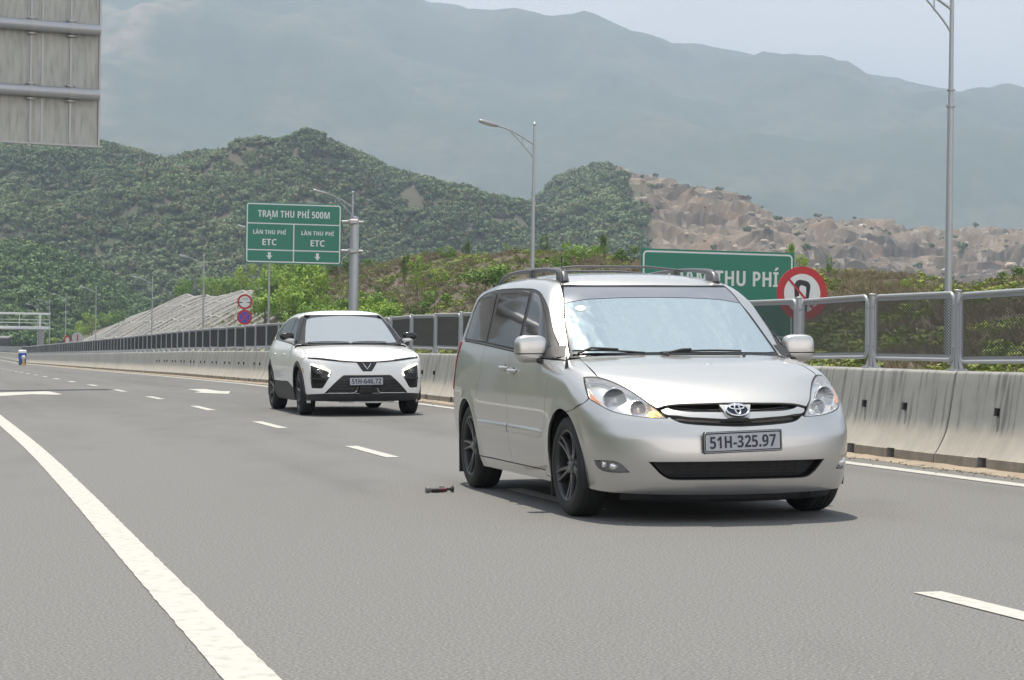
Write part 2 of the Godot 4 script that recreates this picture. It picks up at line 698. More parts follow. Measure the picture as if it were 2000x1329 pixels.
func heights(list: Array, z0: float, z1: float, z2: float, power: float, rough: float, scale: float) -> Callable:
	return func(x: float, z: float) -> float:
		var t := clampf((z0 - z) / (z0 - z1), 0.0, 1.0)
		var e := pow(sin(t * PI * 0.5), power)
		if z < z1:
			e = lerpf(1.0, 0.55, smoothstep(z1, z2, z))
		var r := ridge(list, x)
		var g := nz.get_noise_2d(x / scale, z / scale)
		var gul := absf(nz.get_noise_2d(x / scale * 1.3 + 31.0, z / scale * 0.35))
		return -3.0 + (r + 3.0) * e + rough * (g - gul * 0.8 - 0.2) * sin(clampf(t, 0.0, 1.0) * PI * 0.93) 

func hill(called: String, h: Callable, xs: Vector2, zs: Vector2, nx: int, nzz: int, colour: Callable, facets := false, m: Material = M.hill) -> void:
	var mb := MB.new()
	var rows := []
	for a in nzz + 1:
		var row := []
		var z := lerpf(zs.x, zs.y, a / float(nzz))
		for b in nx + 1:
			var x := lerpf(xs.x, xs.y, b / float(nx))
			row.append(Vector3(x, h.call(x, z), z))
		rows.append(row)
	mb.grid(rows)
	for k in mb.v.size():
		mb.c[k] = colour.call(mb.v[k], mb.n[k])
	if facets:
		# broken rock: every face keeps its own direction
		var fb := MB.new()
		for k in range(0, mb.i.size(), 3):
			var a := mb.v[mb.i[k]]
			var b := mb.v[mb.i[k + 1]]
			var d := mb.v[mb.i[k + 2]]
			var nn := (d - a).cross(b - a).normalized()
			fb.col = colour.call((a + b + d) / 3.0, nn)
			fb.face_out([a, b, d], nn)
		mb = fb
	struct(called, mb, m)

func crown_mesh(leaves: int, size: float, sd: int, flat := 0.8, soft := 0.0) -> ArrayMesh:
	# many leaf-sized faces gathered in clumps through a unit crown
	var g := RandomNumberGenerator.new()
	g.seed = sd
	var clumps := []
	for k in 9:
		var d := Vector3(g.randfn(), g.randfn() * 0.9, g.randfn()).normalized()
		clumps.append([Vector3(d.x * 0.62, d.y * 0.5 * flat + 0.05, d.z * 0.62), g.randf_range(0.26, 0.46)])
	var mb := MB.new()
	for k in leaves:
		var cl: Array = clumps[g.randi() % clumps.size()]
		var d := Vector3(g.randfn(), g.randfn(), g.randfn()).normalized()
		var p: Vector3 = cl[0] + d * cl[1] * pow(g.randf(), 0.35)
		var nn := (d + Vector3(g.randfn(), g.randfn() + 0.8, g.randfn()) * 0.55).normalized()
		var u := nn.cross(Vector3(g.randfn(), g.randfn(), g.randfn())).normalized()
		var w := nn.cross(u)
		var s := size * g.randf_range(0.6, 1.3)
		var b := lerpf(g.randf_range(0.7, 1.25), 1.0, soft)
		mb.col = Color(b * g.randf_range(0.9, 1.15), b, b * g.randf_range(0.7, 1.0))
		mb.face_out([p - u * s, p - w * s * 0.55, p + u * s, p + w * s * 0.55], nn.lerp((d * 0.6 + p.normalized()).normalized(), soft).normalized())
	return mb.mesh()

func scatter(called: String, label: String, category: String, mesh: Mesh, xfs: Array, cols: Array, m: Material) -> void:
	var mm := MultiMesh.new()
	mm.transform_format = MultiMesh.TRANSFORM_3D
	mm.use_colors = true
	mm.mesh = mesh
	mm.instance_count = xfs.size()
	for k in xfs.size():
		mm.set_instance_transform(k, xfs[k])
		mm.set_instance_color(k, cols[k])
	var o := MultiMeshInstance3D.new()
	o.name = numbered(called)
	o.multimesh = mm
	o.material_override = m
	o.set_meta("kind", "stuff")
	add_child(o)
	tag(o, label, category)

func woods(called: String, label: String, h: Callable, xs: Vector2, zs: Vector2, count: int, size: Vector2, tone: Callable, mesh: Mesh, keep: Callable) -> void:
	var xfs := []
	var cols := []
	for k in count:
		var x := rng.randf_range(xs.x, xs.y)
		var z := rng.randf_range(zs.x, zs.y)
		var y: float = h.call(x, z)
		var p := Vector3(x, y, z)
		if y < 1.0 or not keep.call(p):
			continue
		var s := rng.randf_range(size.x, size.y)
		xfs.append(Transform3D(Basis(Vector3.UP, rng.randf() * TAU).scaled(Vector3(s, s * rng.randf_range(0.75, 1.25), s)), p + Vector3(0, s * 0.5, 0)))
		cols.append(tone.call(p))
	scatter(called, label, "forest", mesh, xfs, cols, M.leaf)

func pts(z: float, list: Array) -> Array:
	# ridge points as [bearing, elevation] in thousandths, turned to metres at that distance
	var out := []
	for q in list:
		out.append(Vector2(q[0] * 0.001 * z, q[1] * 0.001 * z + 1.2))
	return out

func hills() -> void:
	var far_list := pts(5500.0, [[-420, 181], [-240, 206], [-143, 187], [-71, 169], [-12, 152], [24, 145], [43, 142], [60, 139], [79, 136], [95, 132], [119, 132], [133, 128], [152, 127.5], [164, 126.5], [181, 123], [207, 117], [221, 115], [238, 113.5], [290, 103], [420, 86]])
	var mm := M.hill.duplicate() as StandardMaterial3D
	mm.albedo_texture = noise_tex(0.03, 5, [[0.0, 0.35, 0.38, 0.36], [0.45, 0.75, 0.78, 0.72], [0.62, 1.0, 1.0, 0.95], [1.0, 1.6, 1.5, 1.3]], 512, 33)
	world_map(mm, 520.0)
	var far_h := heights(far_list, -2500.0, -5500.0, -7600.0, 0.95, 100.0, 900.0)
	hill("mountain", far_h, Vector2(-2400, 2400), Vector2(-2500, -7600), 200, 130, func(p: Vector3, n: Vector3) -> Color:
		var g := nz.get_noise_2d(p.x / 420.0, p.z / 420.0)
		var g2 := nz.get_noise_2d(p.x / 90.0, p.z / 90.0)
		var c := Color(0.06, 0.085, 0.045).lerp(Color(0.12, 0.12, 0.07), smoothstep(-0.2, 0.5, g + 0.5 * g2))
		var bare := smoothstep(-0.05, 0.2, nz.get_noise_2d(p.x / 260.0 + 7.0, p.z / 500.0) + 0.5 * g2) * smoothstep(-520.0, -640.0, p.x) * smoothstep(80.0, 260.0, p.y) * smoothstep(900.0, 640.0, p.y)
		return c.lerp(Color(0.40, 0.30, 0.23), bare * smoothstep(-0.5, 0.4, g2 + nz.get_noise_2d(p.x / 40.0, p.z / 60.0)) * 0.6), false, mm)
	var bush := crown_mesh(60, 0.30, 41, 0.8, 0.8)
	woods("ridge_trees", "far trees fringing the crest of the hazy mountain", far_h, Vector2(-900, 1500), Vector2(-5350, -5560), 1500, Vector2(5, 11), func(_p: Vector3) -> Color: return Color(0.05, 0.06, 0.035) * rng.randf_range(0.7, 1.2), bush, func(_p: Vector3) -> bool: return true)
	# quarried hill on the right
	var q_list := pts(1150.0, [[-60, 44.5], [-10, 54.5], [10, 67.5], [19, 77], [38, 83.5], [48, 85.5], [51, 83], [64, 82.5], [72, 80], [95, 73.5], [102, 65], [112, 62.5], [117, 64.5], [129, 64.5], [143, 62], [152, 61], [167, 60], [188, 59], [198, 61], [207, 59.5], [214, 60.5], [224, 60.5], [238, 56.5], [280, 53.5], [380, 45.5]])
	var q_base := heights(q_list, -620.0, -1150.0, -1700.0, 0.9, 14.0, 160.0)
	var q_h := func(x: float, z: float) -> float:
		var y: float = q_base.call(x, z)
		if quarry(x, z) > 0.0:
			# benches cut by the diggers, and spoil
			var st := 8.0
			var b := y + nz.get_noise_2d(x / 60.0, z / 60.0) * 8.0
			var fl := floorf(b / st)
			var fr := b / st - fl
			y = lerpf(y, y - b + (fl + smoothstep(0.55, 0.95, fr)) * st, 0.9 * quarry(x, z)) + (nz.get_noise_2d(x / 22.0, z / 9.0) * 0.9 + nz.get_noise_2d(x / 5.0, z / 4.0) * 1.0) * quarry(x, z) + nz.get_noise_2d(x / 40.0, z / 40.0) * 3.0
		return y
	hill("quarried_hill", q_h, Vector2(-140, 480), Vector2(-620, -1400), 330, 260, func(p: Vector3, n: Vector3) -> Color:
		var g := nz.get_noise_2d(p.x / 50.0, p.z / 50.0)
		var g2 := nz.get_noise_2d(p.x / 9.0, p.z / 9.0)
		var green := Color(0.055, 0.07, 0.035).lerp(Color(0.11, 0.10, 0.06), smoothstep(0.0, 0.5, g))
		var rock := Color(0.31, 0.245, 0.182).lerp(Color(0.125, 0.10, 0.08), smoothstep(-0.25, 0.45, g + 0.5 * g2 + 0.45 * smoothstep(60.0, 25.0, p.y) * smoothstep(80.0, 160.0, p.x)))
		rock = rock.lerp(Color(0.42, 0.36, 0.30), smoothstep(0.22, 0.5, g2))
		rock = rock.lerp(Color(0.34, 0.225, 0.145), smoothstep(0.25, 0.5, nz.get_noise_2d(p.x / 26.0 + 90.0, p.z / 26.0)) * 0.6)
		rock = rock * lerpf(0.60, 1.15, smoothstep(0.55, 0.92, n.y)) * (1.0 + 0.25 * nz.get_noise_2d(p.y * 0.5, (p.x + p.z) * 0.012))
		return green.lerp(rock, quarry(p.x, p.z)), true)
	var tuft := crown_mesh(110, 0.26, 42, 0.8, 0.75)
	var dark := func(p: Vector3) -> Color:
		var g := nz.get_noise_2d(p.x / 70.0 + 5.0, p.z / 70.0)
		var c := Color(0.085, 0.135, 0.068).lerp(Color(0.150, 0.210, 0.105), clampf(0.45 + g + rng.randf_range(-0.22, 0.22), 0.0, 1.0))
		return c.lerp(Color(0.17, 0.13, 0.09), 0.6 if rng.randf() < 0.12 + 0.25 * maxf(g, 0.0) else 0.0)
	woods("wooded_slope", "dense dark trees covering the hill left of the quarry", q_h, Vector2(-130, 130), Vector2(-640, -1190), 20000, Vector2(1.4, 3.2), dark, tuft, func(p: Vector3) -> bool: return quarry(p.x, p.z) < 0.25)
	woods("quarry_scrub", "scattered bushes on the spoil of the quarry", q_h, Vector2(40, 480), Vector2(-640, -1130), 1500, Vector2(0.8, 2.2), dark, tuft, func(p: Vector3) -> bool: return quarry(p.x, p.z) >= 0.25 and nz.get_noise_2d(p.x / 40.0 + 60.0, p.z / 40.0) > 0.12)
	var rock_mesh := MB.new()
	rock_mesh.blob(Vector3.ZERO, Vector3(1, 0.6, 0.8), 0.35, 6, 4)
	var rx := []
	var rc := []
	for k in 2600:
		var x := rng.randf_range(45, 420)
		var z := rng.randf_range(-660, -1170)
		if quarry(x, z) > 0.6 and nz.get_noise_2d(x / 25.0, z / 25.0 + 33.0) > -0.1:
			var sc := 0.4 + 1.7 * pow(rng.randf(), 3.0)
			rx.append(Transform3D(Basis.from_euler(Vector3(rng.randf() * 6, rng.randf() * 6, 0)).scaled(Vector3(sc, sc, sc)), Vector3(x, q_h.call(x, z), z)))
			rc.append(Color(0.34, 0.29, 0.24) * rng.randf_range(0.45, 1.35))
	scatter("loose_rock", "loose pale boulders strewn over the terraces of the quarry", "rubble", rock_mesh.mesh(), rx, rc, M.hill)
	# the wooded hill in the middle
	var m_list := pts(900.0, [[-420, 56], [-330, 76], [-238, 84], [-193, 92], [-160, 88], [-138, 91], [-119, 94], [-105, 97], [-86, 97], [-71, 91], [-57, 84], [-40, 80.5], [-24, 77], [-9.5, 73.5], [2.4, 70], [10, 66], [24, 58], [48, 51], [71, 43], [100, 32], [150, 18], [260, 8]])
	var m_h := heights(m_list, -590.0, -900.0, -1400.0, 0.95, 16.0, 130.0)
	hill("hill", m_h, Vector2(-420, 260), Vector2(-590, -1300), 170, 110, func(p: Vector3, n: Vector3) -> Color:
		var g := nz.get_noise_2d(p.x / 60.0, p.z / 60.0)
		return Color(0.075, 0.068, 0.045).lerp(Color(0.05, 0.062, 0.03), smoothstep(-0.3, 0.4, g)))
	woods("wooded_slope", "dense mixed trees and brown scrub covering the long middle hill", m_h, Vector2(-330, 160), Vector2(-592, -930), 34000, Vector2(1.0, 2.5), dark, tuft, func(p: Vector3) -> bool: return nz.get_noise_2d(p.x / 38.0 + 200.0, p.z / 38.0) > -0.45 + rng.randf_range(-0.1, 0.1))
	# the paler wooded rise at the far left
	var c_list := pts(560.0, [[-420, 42], [-300, 47], [-238, 46.5], [-224, 46.5], [-209, 42], [-198, 35], [-190, 30], [-181, 23], [-167, 14], [-150, 6], [-120, 2]])
	var c_h := heights(c_list, -430.0, -560.0, -700.0, 0.9, 5.0, 60.0)
	hill("hill", c_h, Vector2(-260, -66), Vector2(-430, -700), 70, 50, func(p: Vector3, n: Vector3) -> Color: return Color(0.07, 0.085, 0.04))
	woods("wooded_slope", "pale green young trees covering the low rise at the far left", c_h, Vector2(-230, -70), Vector2(-432, -600), 9000, Vector2(0.9, 2.0), func(p: Vector3) -> Color: return Color(0.10, 0.17, 0.065) * rng.randf_range(0.7, 1.3), tuft, func(_p: Vector3) -> bool: return true)

func quarry(x: float, z: float) -> float:
	var d := x - (46.0 + nz.get_noise_2d(x / 30.0, z / 30.0) * 9.0)
	return smoothstep(-4.0, 8.0, d)

# ---------------------------------------------------------------- median wall
func median_wall() -> void:
	var wall := thing("median_wall", "long grey stained concrete barrier wall running along the median under the mesh fence", "wall")
	var prof := [[0.02, 0.125], [0.045, 0.16], [0.08, 0.22], [0.115, 0.29], [0.145, 0.37], [0.17, 0.48], [0.20, 0.66], [0.225, 0.80], [0.242, 0.895], [0.256, 0.915], [0.275, 0.922], [0.50, 0.922], [0.515, 0.91], [0.56, 0.66], [0.60, 0.40], [0.70, 0.2], [0.74, 0.125]]
	var variants := []
	for k in 4:
		var mb := MB.new()
		var rows := []
		var uvs := []
		var hl := 1.494
		for q in prof.size():
			var row := []
			var u := []
			for z in [-hl, -hl + 0.012, 0.0, hl - 0.012, hl]:
				var inset := 0.006 if absf(z) > hl - 0.005 else 0.0
				row.append(Vector3(prof[q][0] + (inset if q < 11 else -inset), prof[q][1] - (inset if q > 8 and q < 13 else 0.0), z))
				u.append(Vector2(k * 0.25 + (1.5 - z) / 12.0, 1.0 - float(prof[q][1]) * 1.08 if q < 11 else 0.02))
			rows.append(row)
			uvs.append(u)
		mb.grid(rows, [], uvs)
		for z in [-hl + 0.001, hl - 0.001]:
			for q in prof.size() - 1:
				mb.face_out([Vector3(prof[q][0], prof[q][1], z), Vector3(prof[q + 1][0], prof[q + 1][1], z), Vector3(0.37, prof[q + 1][1], z), Vector3(0.37, prof[q][1], z)], Vector3(0, 0, signf(z)))
		# the foot, open at two drain slots
		for seg in [[-hl, -0.595], [-0.405, 0.405], [0.595, hl]]:
			var z0: float = seg[0]
			var z1: float = seg[1]
			for f in [[Vector3(0, -0.02, z0), Vector3(0, -0.02, z1), Vector3(0.004, 0.118, z1), Vector3(0.004, 0.118, z0), Vector3(-1, 0, 0)], [Vector3(0.004, 0.118, z0), Vector3(0.004, 0.118, z1), Vector3(0.02, 0.125, z1), Vector3(0.02, 0.125, z0), Vector3(-0.5, 1, 0)]]:
				var st := mb.v.size()
				for p in 4:
					var pp: Vector3 = f[p]
					mb.vert(pp, f[4], Vector2(k * 0.25 + (1.5 - pp.z) / 12.0, 1.0 - maxf(pp.y, 0.0) * 0.95))
				mb.tri(st, st + 1, st + 2)
				mb.tri(st, st + 2, st + 3)
			for z in [z0, z1]:
				mb.face_out([Vector3(0, -0.02, z), Vector3(0.74, -0.02, z), Vector3(0.74, 0.125, z), Vector3(0.02, 0.125, z), Vector3(0.004, 0.118, z)], Vector3(0, 0, -1 if z == z0 else 1))
		mb.face_out([Vector3(0.02, 0.1249, -hl), Vector3(0.74, 0.1249, -hl), Vector3(0.74, 0.1249, hl), Vector3(0.02, 0.1249, hl)], Vector3(0, -1, 0))
		variants.append(mb.mesh())
	var back := MB.new()
	back.box(Vector3(0.35, 0.05, 0), Vector3(0.03, 0.15, 2.98))
	var back_mesh := back.mesh()
	var hole := MB.new()
	for z in [-0.5, 0.5]:
		hole.box(Vector3(0.172, 0.55, z), Vector3(0.05, 0.075, 0.045), 0.0, Basis(Vector3(0, 0, 1), -0.10))
	var hole_mesh := hole.mesh()
	var s := 14.8
	for k in 76:
		var f := frame(s, WALL_LAT, 0.0, false)
		var nx := s + 3.0
		for q in 3:
			nx = s + (nx - s) * 3.0 / P(s, WALL_LAT).distance_to(P(nx, WALL_LAT))
		s = nx
		f.basis = f.basis * Basis(Vector3(0, 0, 1), rng.randf_range(-0.006, 0.006))
		var seg := part("wall_segment", variants[(k * 3 + k / 5) % 4], M.concrete, wall, f.translated_local(Vector3(rng.randf_range(-0.006, 0.006), 0, 0)))
		if k < 26:
			part("drain_back", back_mesh, M.plain_concrete, seg)
			part("lifting_pocket", hole_mesh, M.black, seg)
	var rest := MB.new()
	var rows := []
	for k in 60:
		var s2 := s - 1.5 + k * 5.0
		var row := []
		for q in prof:
			row.append(P(s2, WALL_LAT + q[0], q[1] if q != prof[0] else -0.05))
		rows.append(row)
	rest.grid(rows)
	part("wall_far_end", rest, M.plain_concrete, wall)

# ---------------------------------------------------------------- fence on the wall
func fence() -> void:
	var root := thing("mesh_fence", "grey steel fence of framed expanded mesh panels on top of the median wall", "fence")
	# post with cap, base plate and gussets
	var pm := MB.new()
	pm.lathe([Vector2(0, 0.012), Vector2(0.032, 0.012), Vector2(0.031, 0.79)], 14)
	pm.lathe([Vector2(0.0, 0.79), Vector2(0.038, 0.79), Vector2(0.041, 0.795), Vector2(0.041, 0.806), Vector2(0.036, 0.812), Vector2(0, 0.814)], 14)
	pm.box(Vector3(0, 0.006, 0), Vector3(0.16, 0.012, 0.18), 0.002)
	for d in [Vector3(1, 0, 0), Vector3(-1, 0, 0), Vector3(0, 0, 1), Vector3(0, 0, -1)]:
		var w: Vector3 = Vector3(d.z, 0, d.x) * 0.004
		for sg in [-1.0, 1.0]:
			pm.face_out([d * 0.033 + w * sg + Vector3(0, 0.012, 0), d * 0.078 + w * sg + Vector3(0, 0.012, 0), d * 0.033 + w * sg + Vector3(0, 0.13, 0)], w * sg)
		pm.face_out([d * 0.078 - w + Vector3(0, 0.012, 0), d * 0.078 + w + Vector3(0, 0.012, 0), d * 0.033 + w + Vector3(0, 0.13, 0), d * 0.033 - w + Vector3(0, 0.13, 0)], d)
	for x in [-0.06, 0.06]:
		for z in [-0.07, 0.07]:
			pm.lathe([Vector2(0, 0.012), Vector2(0.011, 0.012), Vector2(0.011, 0.024), Vector2(0, 0.024)], 6, Transform3D(Basis(), Vector3(x, 0, z)), false)
	for y in [0.24, 0.66]:
		pm.box(Vector3(-0.002, y, 0), Vector3(0.016, 0.03, 0.2), 0.003)
	var post_mesh := pm.mesh()
	# panel: a round pipe bent into a frame, a flat inner rim, and the mesh
	var hw := 0.915
	var y0 := 0.105
	var y1 := 0.775
	var r := 0.085
	var loop := []
	for c in [[hw - r, y0 + r, -90], [hw - r, y1 - r, 0], [-hw + r, y1 - r, 90], [-hw + r, y0 + r, 180]]:
		for a in 6:
			var g := deg_to_rad(c[2] + a * 18.0)
			loop.append(Vector3(0, c[1] + sin(g) * r, c[0] + cos(g) * r))
	loop.append(loop[0])
	loop.append(loop[1])
	var fm := MB.new()
	fm.tube(loop, 0.020, 10, false, 1.0, Vector3(1, 0, 0))
	var frame_mesh := fm.mesh()
	var rim := MB.new()
	for q in [[Vector3(0, y1 - 0.035, 0), Vector3(0.006, 0.034, 1.76)], [Vector3(0, y0 + 0.035, 0), Vector3(0.006, 0.034, 1.76)], [Vector3(0, 0.44, hw - 0.034), Vector3(0.006, 0.60, 0.03)], [Vector3(0, 0.44, -hw + 0.034), Vector3(0.006, 0.60, 0.03)]]:
		rim.box(q[0], q[1])
	var rim_mesh := rim.mesh()
	var em := MB.new()
	var nx := 58
	var ny := 36
	for a in nx:
		var x := -0.87 + 1.74 * (a + 0.5) / nx
		for b in ny:
			var ya := y0 + 0.05 + (y1 - y0 - 0.10) * b / ny
			var yb := y0 + 0.05 + (y1 - y0 - 0.10) * (b + 1) / ny
			var sg := 1.0 if (a + b) % 2 == 0 else -1.0
			var p := Vector3(0, ya, x - 0.0135 * sg)
			var q := Vector3(0, yb, x + 0.0135 * sg)
			var w := Vector3(0.0052, 0.0006, -0.0018 * sg)
			em.face_out([p - w, p + w, q + w, q - w], Vector3(0.2, 0.3, -sg))
			var w2 := Vector3(0.0005, 0.0012, 0.0030)
			em.face_out([p - w2, p + w2, q + w2, q - w2], Vector3(-1, 0.2, 0))
	var mesh_mesh := em.mesh()
	M.mesh_metal = mat(0.10, 0.102, 0.106, 0.6, 0.2)
	for k in 108:
		var s := 15.55 + 2.034 * k
		var f := frame(s, WALL_LAT + 0.39, 0.921)
		f.basis = f.basis * Basis(Vector3(0, 0, 1), rng.randf_range(-0.008, 0.008)) * Basis(Vector3(1, 0, 0), rng.randf_range(-0.006, 0.006))
		part("post", post_mesh, M.steel, root, f)
		var g := frame(s + 1.017, WALL_LAT + 0.39, 0.921)
		g.basis = g.basis * Basis(Vector3(1, 0, 0), rng.randf_range(-0.010, 0.010) - (P(s + 1.5, 9.8).y - P(s + 0.5, 9.8).y)) * Basis(Vector3(0, 1, 0), rng.randf_range(-0.012, 0.012))
		g.origin.y += rng.randf_range(-0.008, 0.008)
		var pf := part("panel_frame", frame_mesh, M.steel, root, g)
		part("frame_rim", rim_mesh, M.steel_dull, pf)
		part("wire_mesh", mesh_mesh, M.mesh_metal, pf)
	var far := MB.new()
	strip(far, 236.0, 540.0, [WALL_LAT + 0.39], 1.02, 6.0)
	var rows := []
	for k in 52:
		var s := 236.0 + k * 6.0
		rows.append([P(s, WALL_LAT + 0.38, 1.02), P(s, WALL_LAT + 0.38, 1.70), P(s, WALL_LAT + 0.40, 1.70), P(s, WALL_LAT + 0.40, 1.02)])
	far = MB.new()
	far.grid(rows)
	part("far_panels", far, M.steel_dull, root)

# ---------------------------------------------------------------- car bodies
# A body is where a function of (lateral, height, forward) is zero: sides, nose, bonnet, windscreen, roof and tail joined by rounded edges.
# Panels are outlines laid on that surface. Car axes: x lateral (towards the car's left), y up, z forward.
class Lut:
	var a := PackedFloat32Array()
	var x0 := 0.0
	var dx := 0.01
	func _init(xs: Array, ys: Array, lo: float, hi: float) -> void:
		x0 = lo
		var n := int((hi - lo) / dx) + 2
		var m := []
		var d := []
		for k in xs.size() - 1:
			d.append((ys[k + 1] - ys[k]) / (xs[k + 1] - xs[k]))
		m.append(d[0])
		for k in range(1, d.size()):
			m.append(2.0 * d[k] * d[k - 1] / (d[k] + d[k - 1]) if d[k] * d[k - 1] > 0.0 else 0.0)
		m.append(d[-1])
		var i := 0
		for q in n:
			var x := lo + q * dx
			while i < xs.size() - 2 and x > xs[i + 1]:
				i += 1
			var h: float = xs[i + 1] - xs[i]
			var t: float = (x - xs[i]) / h
			if t < 0.0:
				a.append(ys[0] + t * h * m[0])
			elif t > 1.0:
				a.append(ys[-1] + (t - 1.0) * h * m[-1])
			else:
				a.append(ys[i] * (1 + 2 * t) * (1 - t) * (1 - t) + h * m[i] * t * (1 - t) * (1 - t) + ys[i + 1] * t * t * (3 - 2 * t) + h * m[i + 1] * t * t * (t - 1))
	func f(x: float) -> float:
		var k := clampf((x - x0) / dx, 0.0, a.size() - 1.001)
		var j := int(k)
		return a[j] + (a[j + 1] - a[j]) * (k - j)

class Body:
	var side: Lut
	var nose: Lut
	var hood: Lut
	var roof: Lut
	var tail: Lut
	var taper := [0.07, 0.07, 1.2, 1.5]
	var nose_c := [0.22, 0.30]
	var hood_c := [0.02, 0.02]
	var ws := [1.22, 1.09, 1.50, 0.10, 0.03]
	var roof_c := [0.045, 0.05, 0.65]
	var arch := [1.515, -1.515, 0.34, 0.012]
	func smax(a: float, b: float, k: float) -> float:
		var h := k - absf(a - b)
		return maxf(a, b) + (h * h / k * 0.25 if h > 0.0 else 0.0)
	func g_side(l: float, y: float, z: float) -> float:
		var w := side.f(y)
		var q: float = (z - 1.0) / taper[2]
		if q > 0.0:
			w -= taper[0] * q * q
		q = (-1.0 - z) / taper[3]
		if q > 0.0:
			w -= taper[1] * q * q
		for c in 2:
			var r: float = sqrt((z - arch[c]) * (z - arch[c]) + (y - arch[2]) * (y - arch[2]))
			var e := (r - 0.40) / 0.05
			if e < 2.5:
				w += arch[3] * exp(-e * e)
		return l - w
	func low(l: float, y: float, z: float) -> float:
		l = absf(l)
		var l2 := l * l
		var f: float = (z - (nose.f(y) - nose_c[0] * l2 - nose_c[1] * l2 * l2 * l2)) * 0.9
		var t := l / 0.85
		t = t * t
		var h: float = (y - (hood.f(z) - hood_c[0] * l2 * 1.56 - hood_c[1] * t * t * t)) * 0.95
		var k := smax(smax(g_side(l, y, z), f, 0.12), h, 0.08)
		return k if z > -1.6 else smax(k, -z - tail.f(y) + 0.40 * l2 * l, 0.20)
	func up(l: float, y: float, z: float) -> float:
		l = absf(l)
		var t := l / 0.75
		t *= t
		var w: float = (z - (ws[0] - ws[2] * (y - ws[1]) - ws[3] * t - ws[4] * t * t * t)) * 0.55
		var u: float = l / roof_c[2]
		u *= u
		var r: float = y - (roof.f(z) - roof_c[0] * u - roof_c[1] * u * u * u)
		var b := -z - tail.f(y) + 0.40 * l * l * l
		return smax(smax(smax(g_side(l, y, z), w, 0.06), r, 0.07), b, 0.16)
	func g(l: float, y: float, z: float) -> float:
		return minf(low(l, y, z), up(l, y, z))
	func val(p: Vector3, which: int) -> float:
		if which == 1:
			return low(p.x, p.y, p.z)
		if which == 2:
			return up(p.x, p.y, p.z)
		return g(p.x, p.y, p.z)
	# walk inwards along a ray until the surface is met
	func hit(o: Vector3, d: Vector3, t0: float, t1: float, which: int) -> Vector3:
		var fa := val(o + d * t0, which)
		var fb := val(o + d * t1, which)
		if fa <= 0.0:
			return o + d * t0
		if fb >= 0.0:
			return o + d * t1
		var a := t0
		var b := t1
		var last := 0
		for k in 16:
			var c := (fa * b - fb * a) / (fa - fb) if k % 4 != 3 else 0.5 * (a + b)
			var fc := val(o + d * c, which)
			if absf(fc) < 1e-5:
				return o + d * c
			if fc > 0.0:
				a = c
				fa = fc
				if last == 1:
					fb *= 0.5
				last = 1
			else:
				b = c
				fb = fc
				if last == -1:
					fa *= 0.5
				last = -1
		return o + d * (0.5 * (a + b))
	func normal(p: Vector3, which: int) -> Vector3:
		var e := 0.006
		return Vector3(val(p + Vector3(e, 0, 0), which) - val(p - Vector3(e, 0, 0), which), val(p + Vector3(0, e, 0), which) - val(p - Vector3(0, e, 0), which), val(p + Vector3(0, 0, e), which) - val(p - Vector3(0, 0, e), which)).normalized()
	# domains: 0 side (z, y) | 1 round the nose (angle, y) | 2 from above (x, z) | 3 from in front (x, y) | 4 side, from 45 degrees above (z, (y-x)/√2) | 5 from behind (x, y) | 6 round the nose from above (angle, y - 0.75 r)
	const Z0 := 1.0
	func ray(dom: int, q: Vector2) -> Array:
		match dom:
			0:
				return [Vector3(0, q.y, q.x), Vector3(-1, 0, 0), -1.3, 0.0]
			1:
				return [Vector3(0, q.y, Z0), Vector3(-sin(q.x), 0, -cos(q.x)), -2.0, 0.0]
			2:
				return [Vector3(q.x, 0, q.y), Vector3(0, -1, 0), -2.2, -0.2]
			3:
				return [Vector3(q.x, q.y, 0), Vector3(0, 0, -1), -3.0, 1.2]
			4:
				return [Vector3(0.0, q.y * 1.41421356, q.x), Vector3(-0.70710678, -0.70710678, 0), -1.9, 0.35]
			6:
				return [Vector3(0, q.y, Z0), Vector3(-sin(q.x) * 0.8, -0.6, -cos(q.x) * 0.8), -2.2, 0.0]
		return [Vector3(q.x, q.y, 0), Vector3(0, 0, 1), -3.2, -1.3]
	func at(dom: int, q: Vector2, which: int) -> Vector3:
		var r := ray(dom, q)
		return hit(r[0], r[1], r[2], r[3], which)
	func to2(dom: int, p: Vector3) -> Vector2:
		match dom:
			0:
				return Vector2(p.z, p.y)
			1:
				return Vector2(atan2(p.x, p.z - Z0), p.y)
			2:
				return Vector2(p.x, p.z)
			4:
				return Vector2(p.z, (p.y - absf(p.x)) * 0.70710678)
			6:
				return Vector2(atan2(p.x, p.z - Z0), p.y - 0.75 * Vector2(p.x, p.z - Z0).length())
		return Vector2(p.x, p.y)

# an outline given as [how, a, b] with how: "f" from in front (x, y), "s" from the side (z, y), "t" from above (x, z); "up" and "low" choose the body half
func pt3(b: Body, q: Array) -> Vector3:
	var which := 1
	if q[0].length() > 1:
		which = 2 if q[0][1] == "u" else 0
	match q[0][0]:
		"f":
			return b.at(3, Vector2(q[1], q[2]), which)
		"s":
			var p := b.at(0, Vector2(q[1], q[2]), which)
			return Vector3(p.x * (q[3] if q.size() > 3 else 1.0), p.y, p.z)
	return b.at(2, Vector2(q[1], q[2]), which)

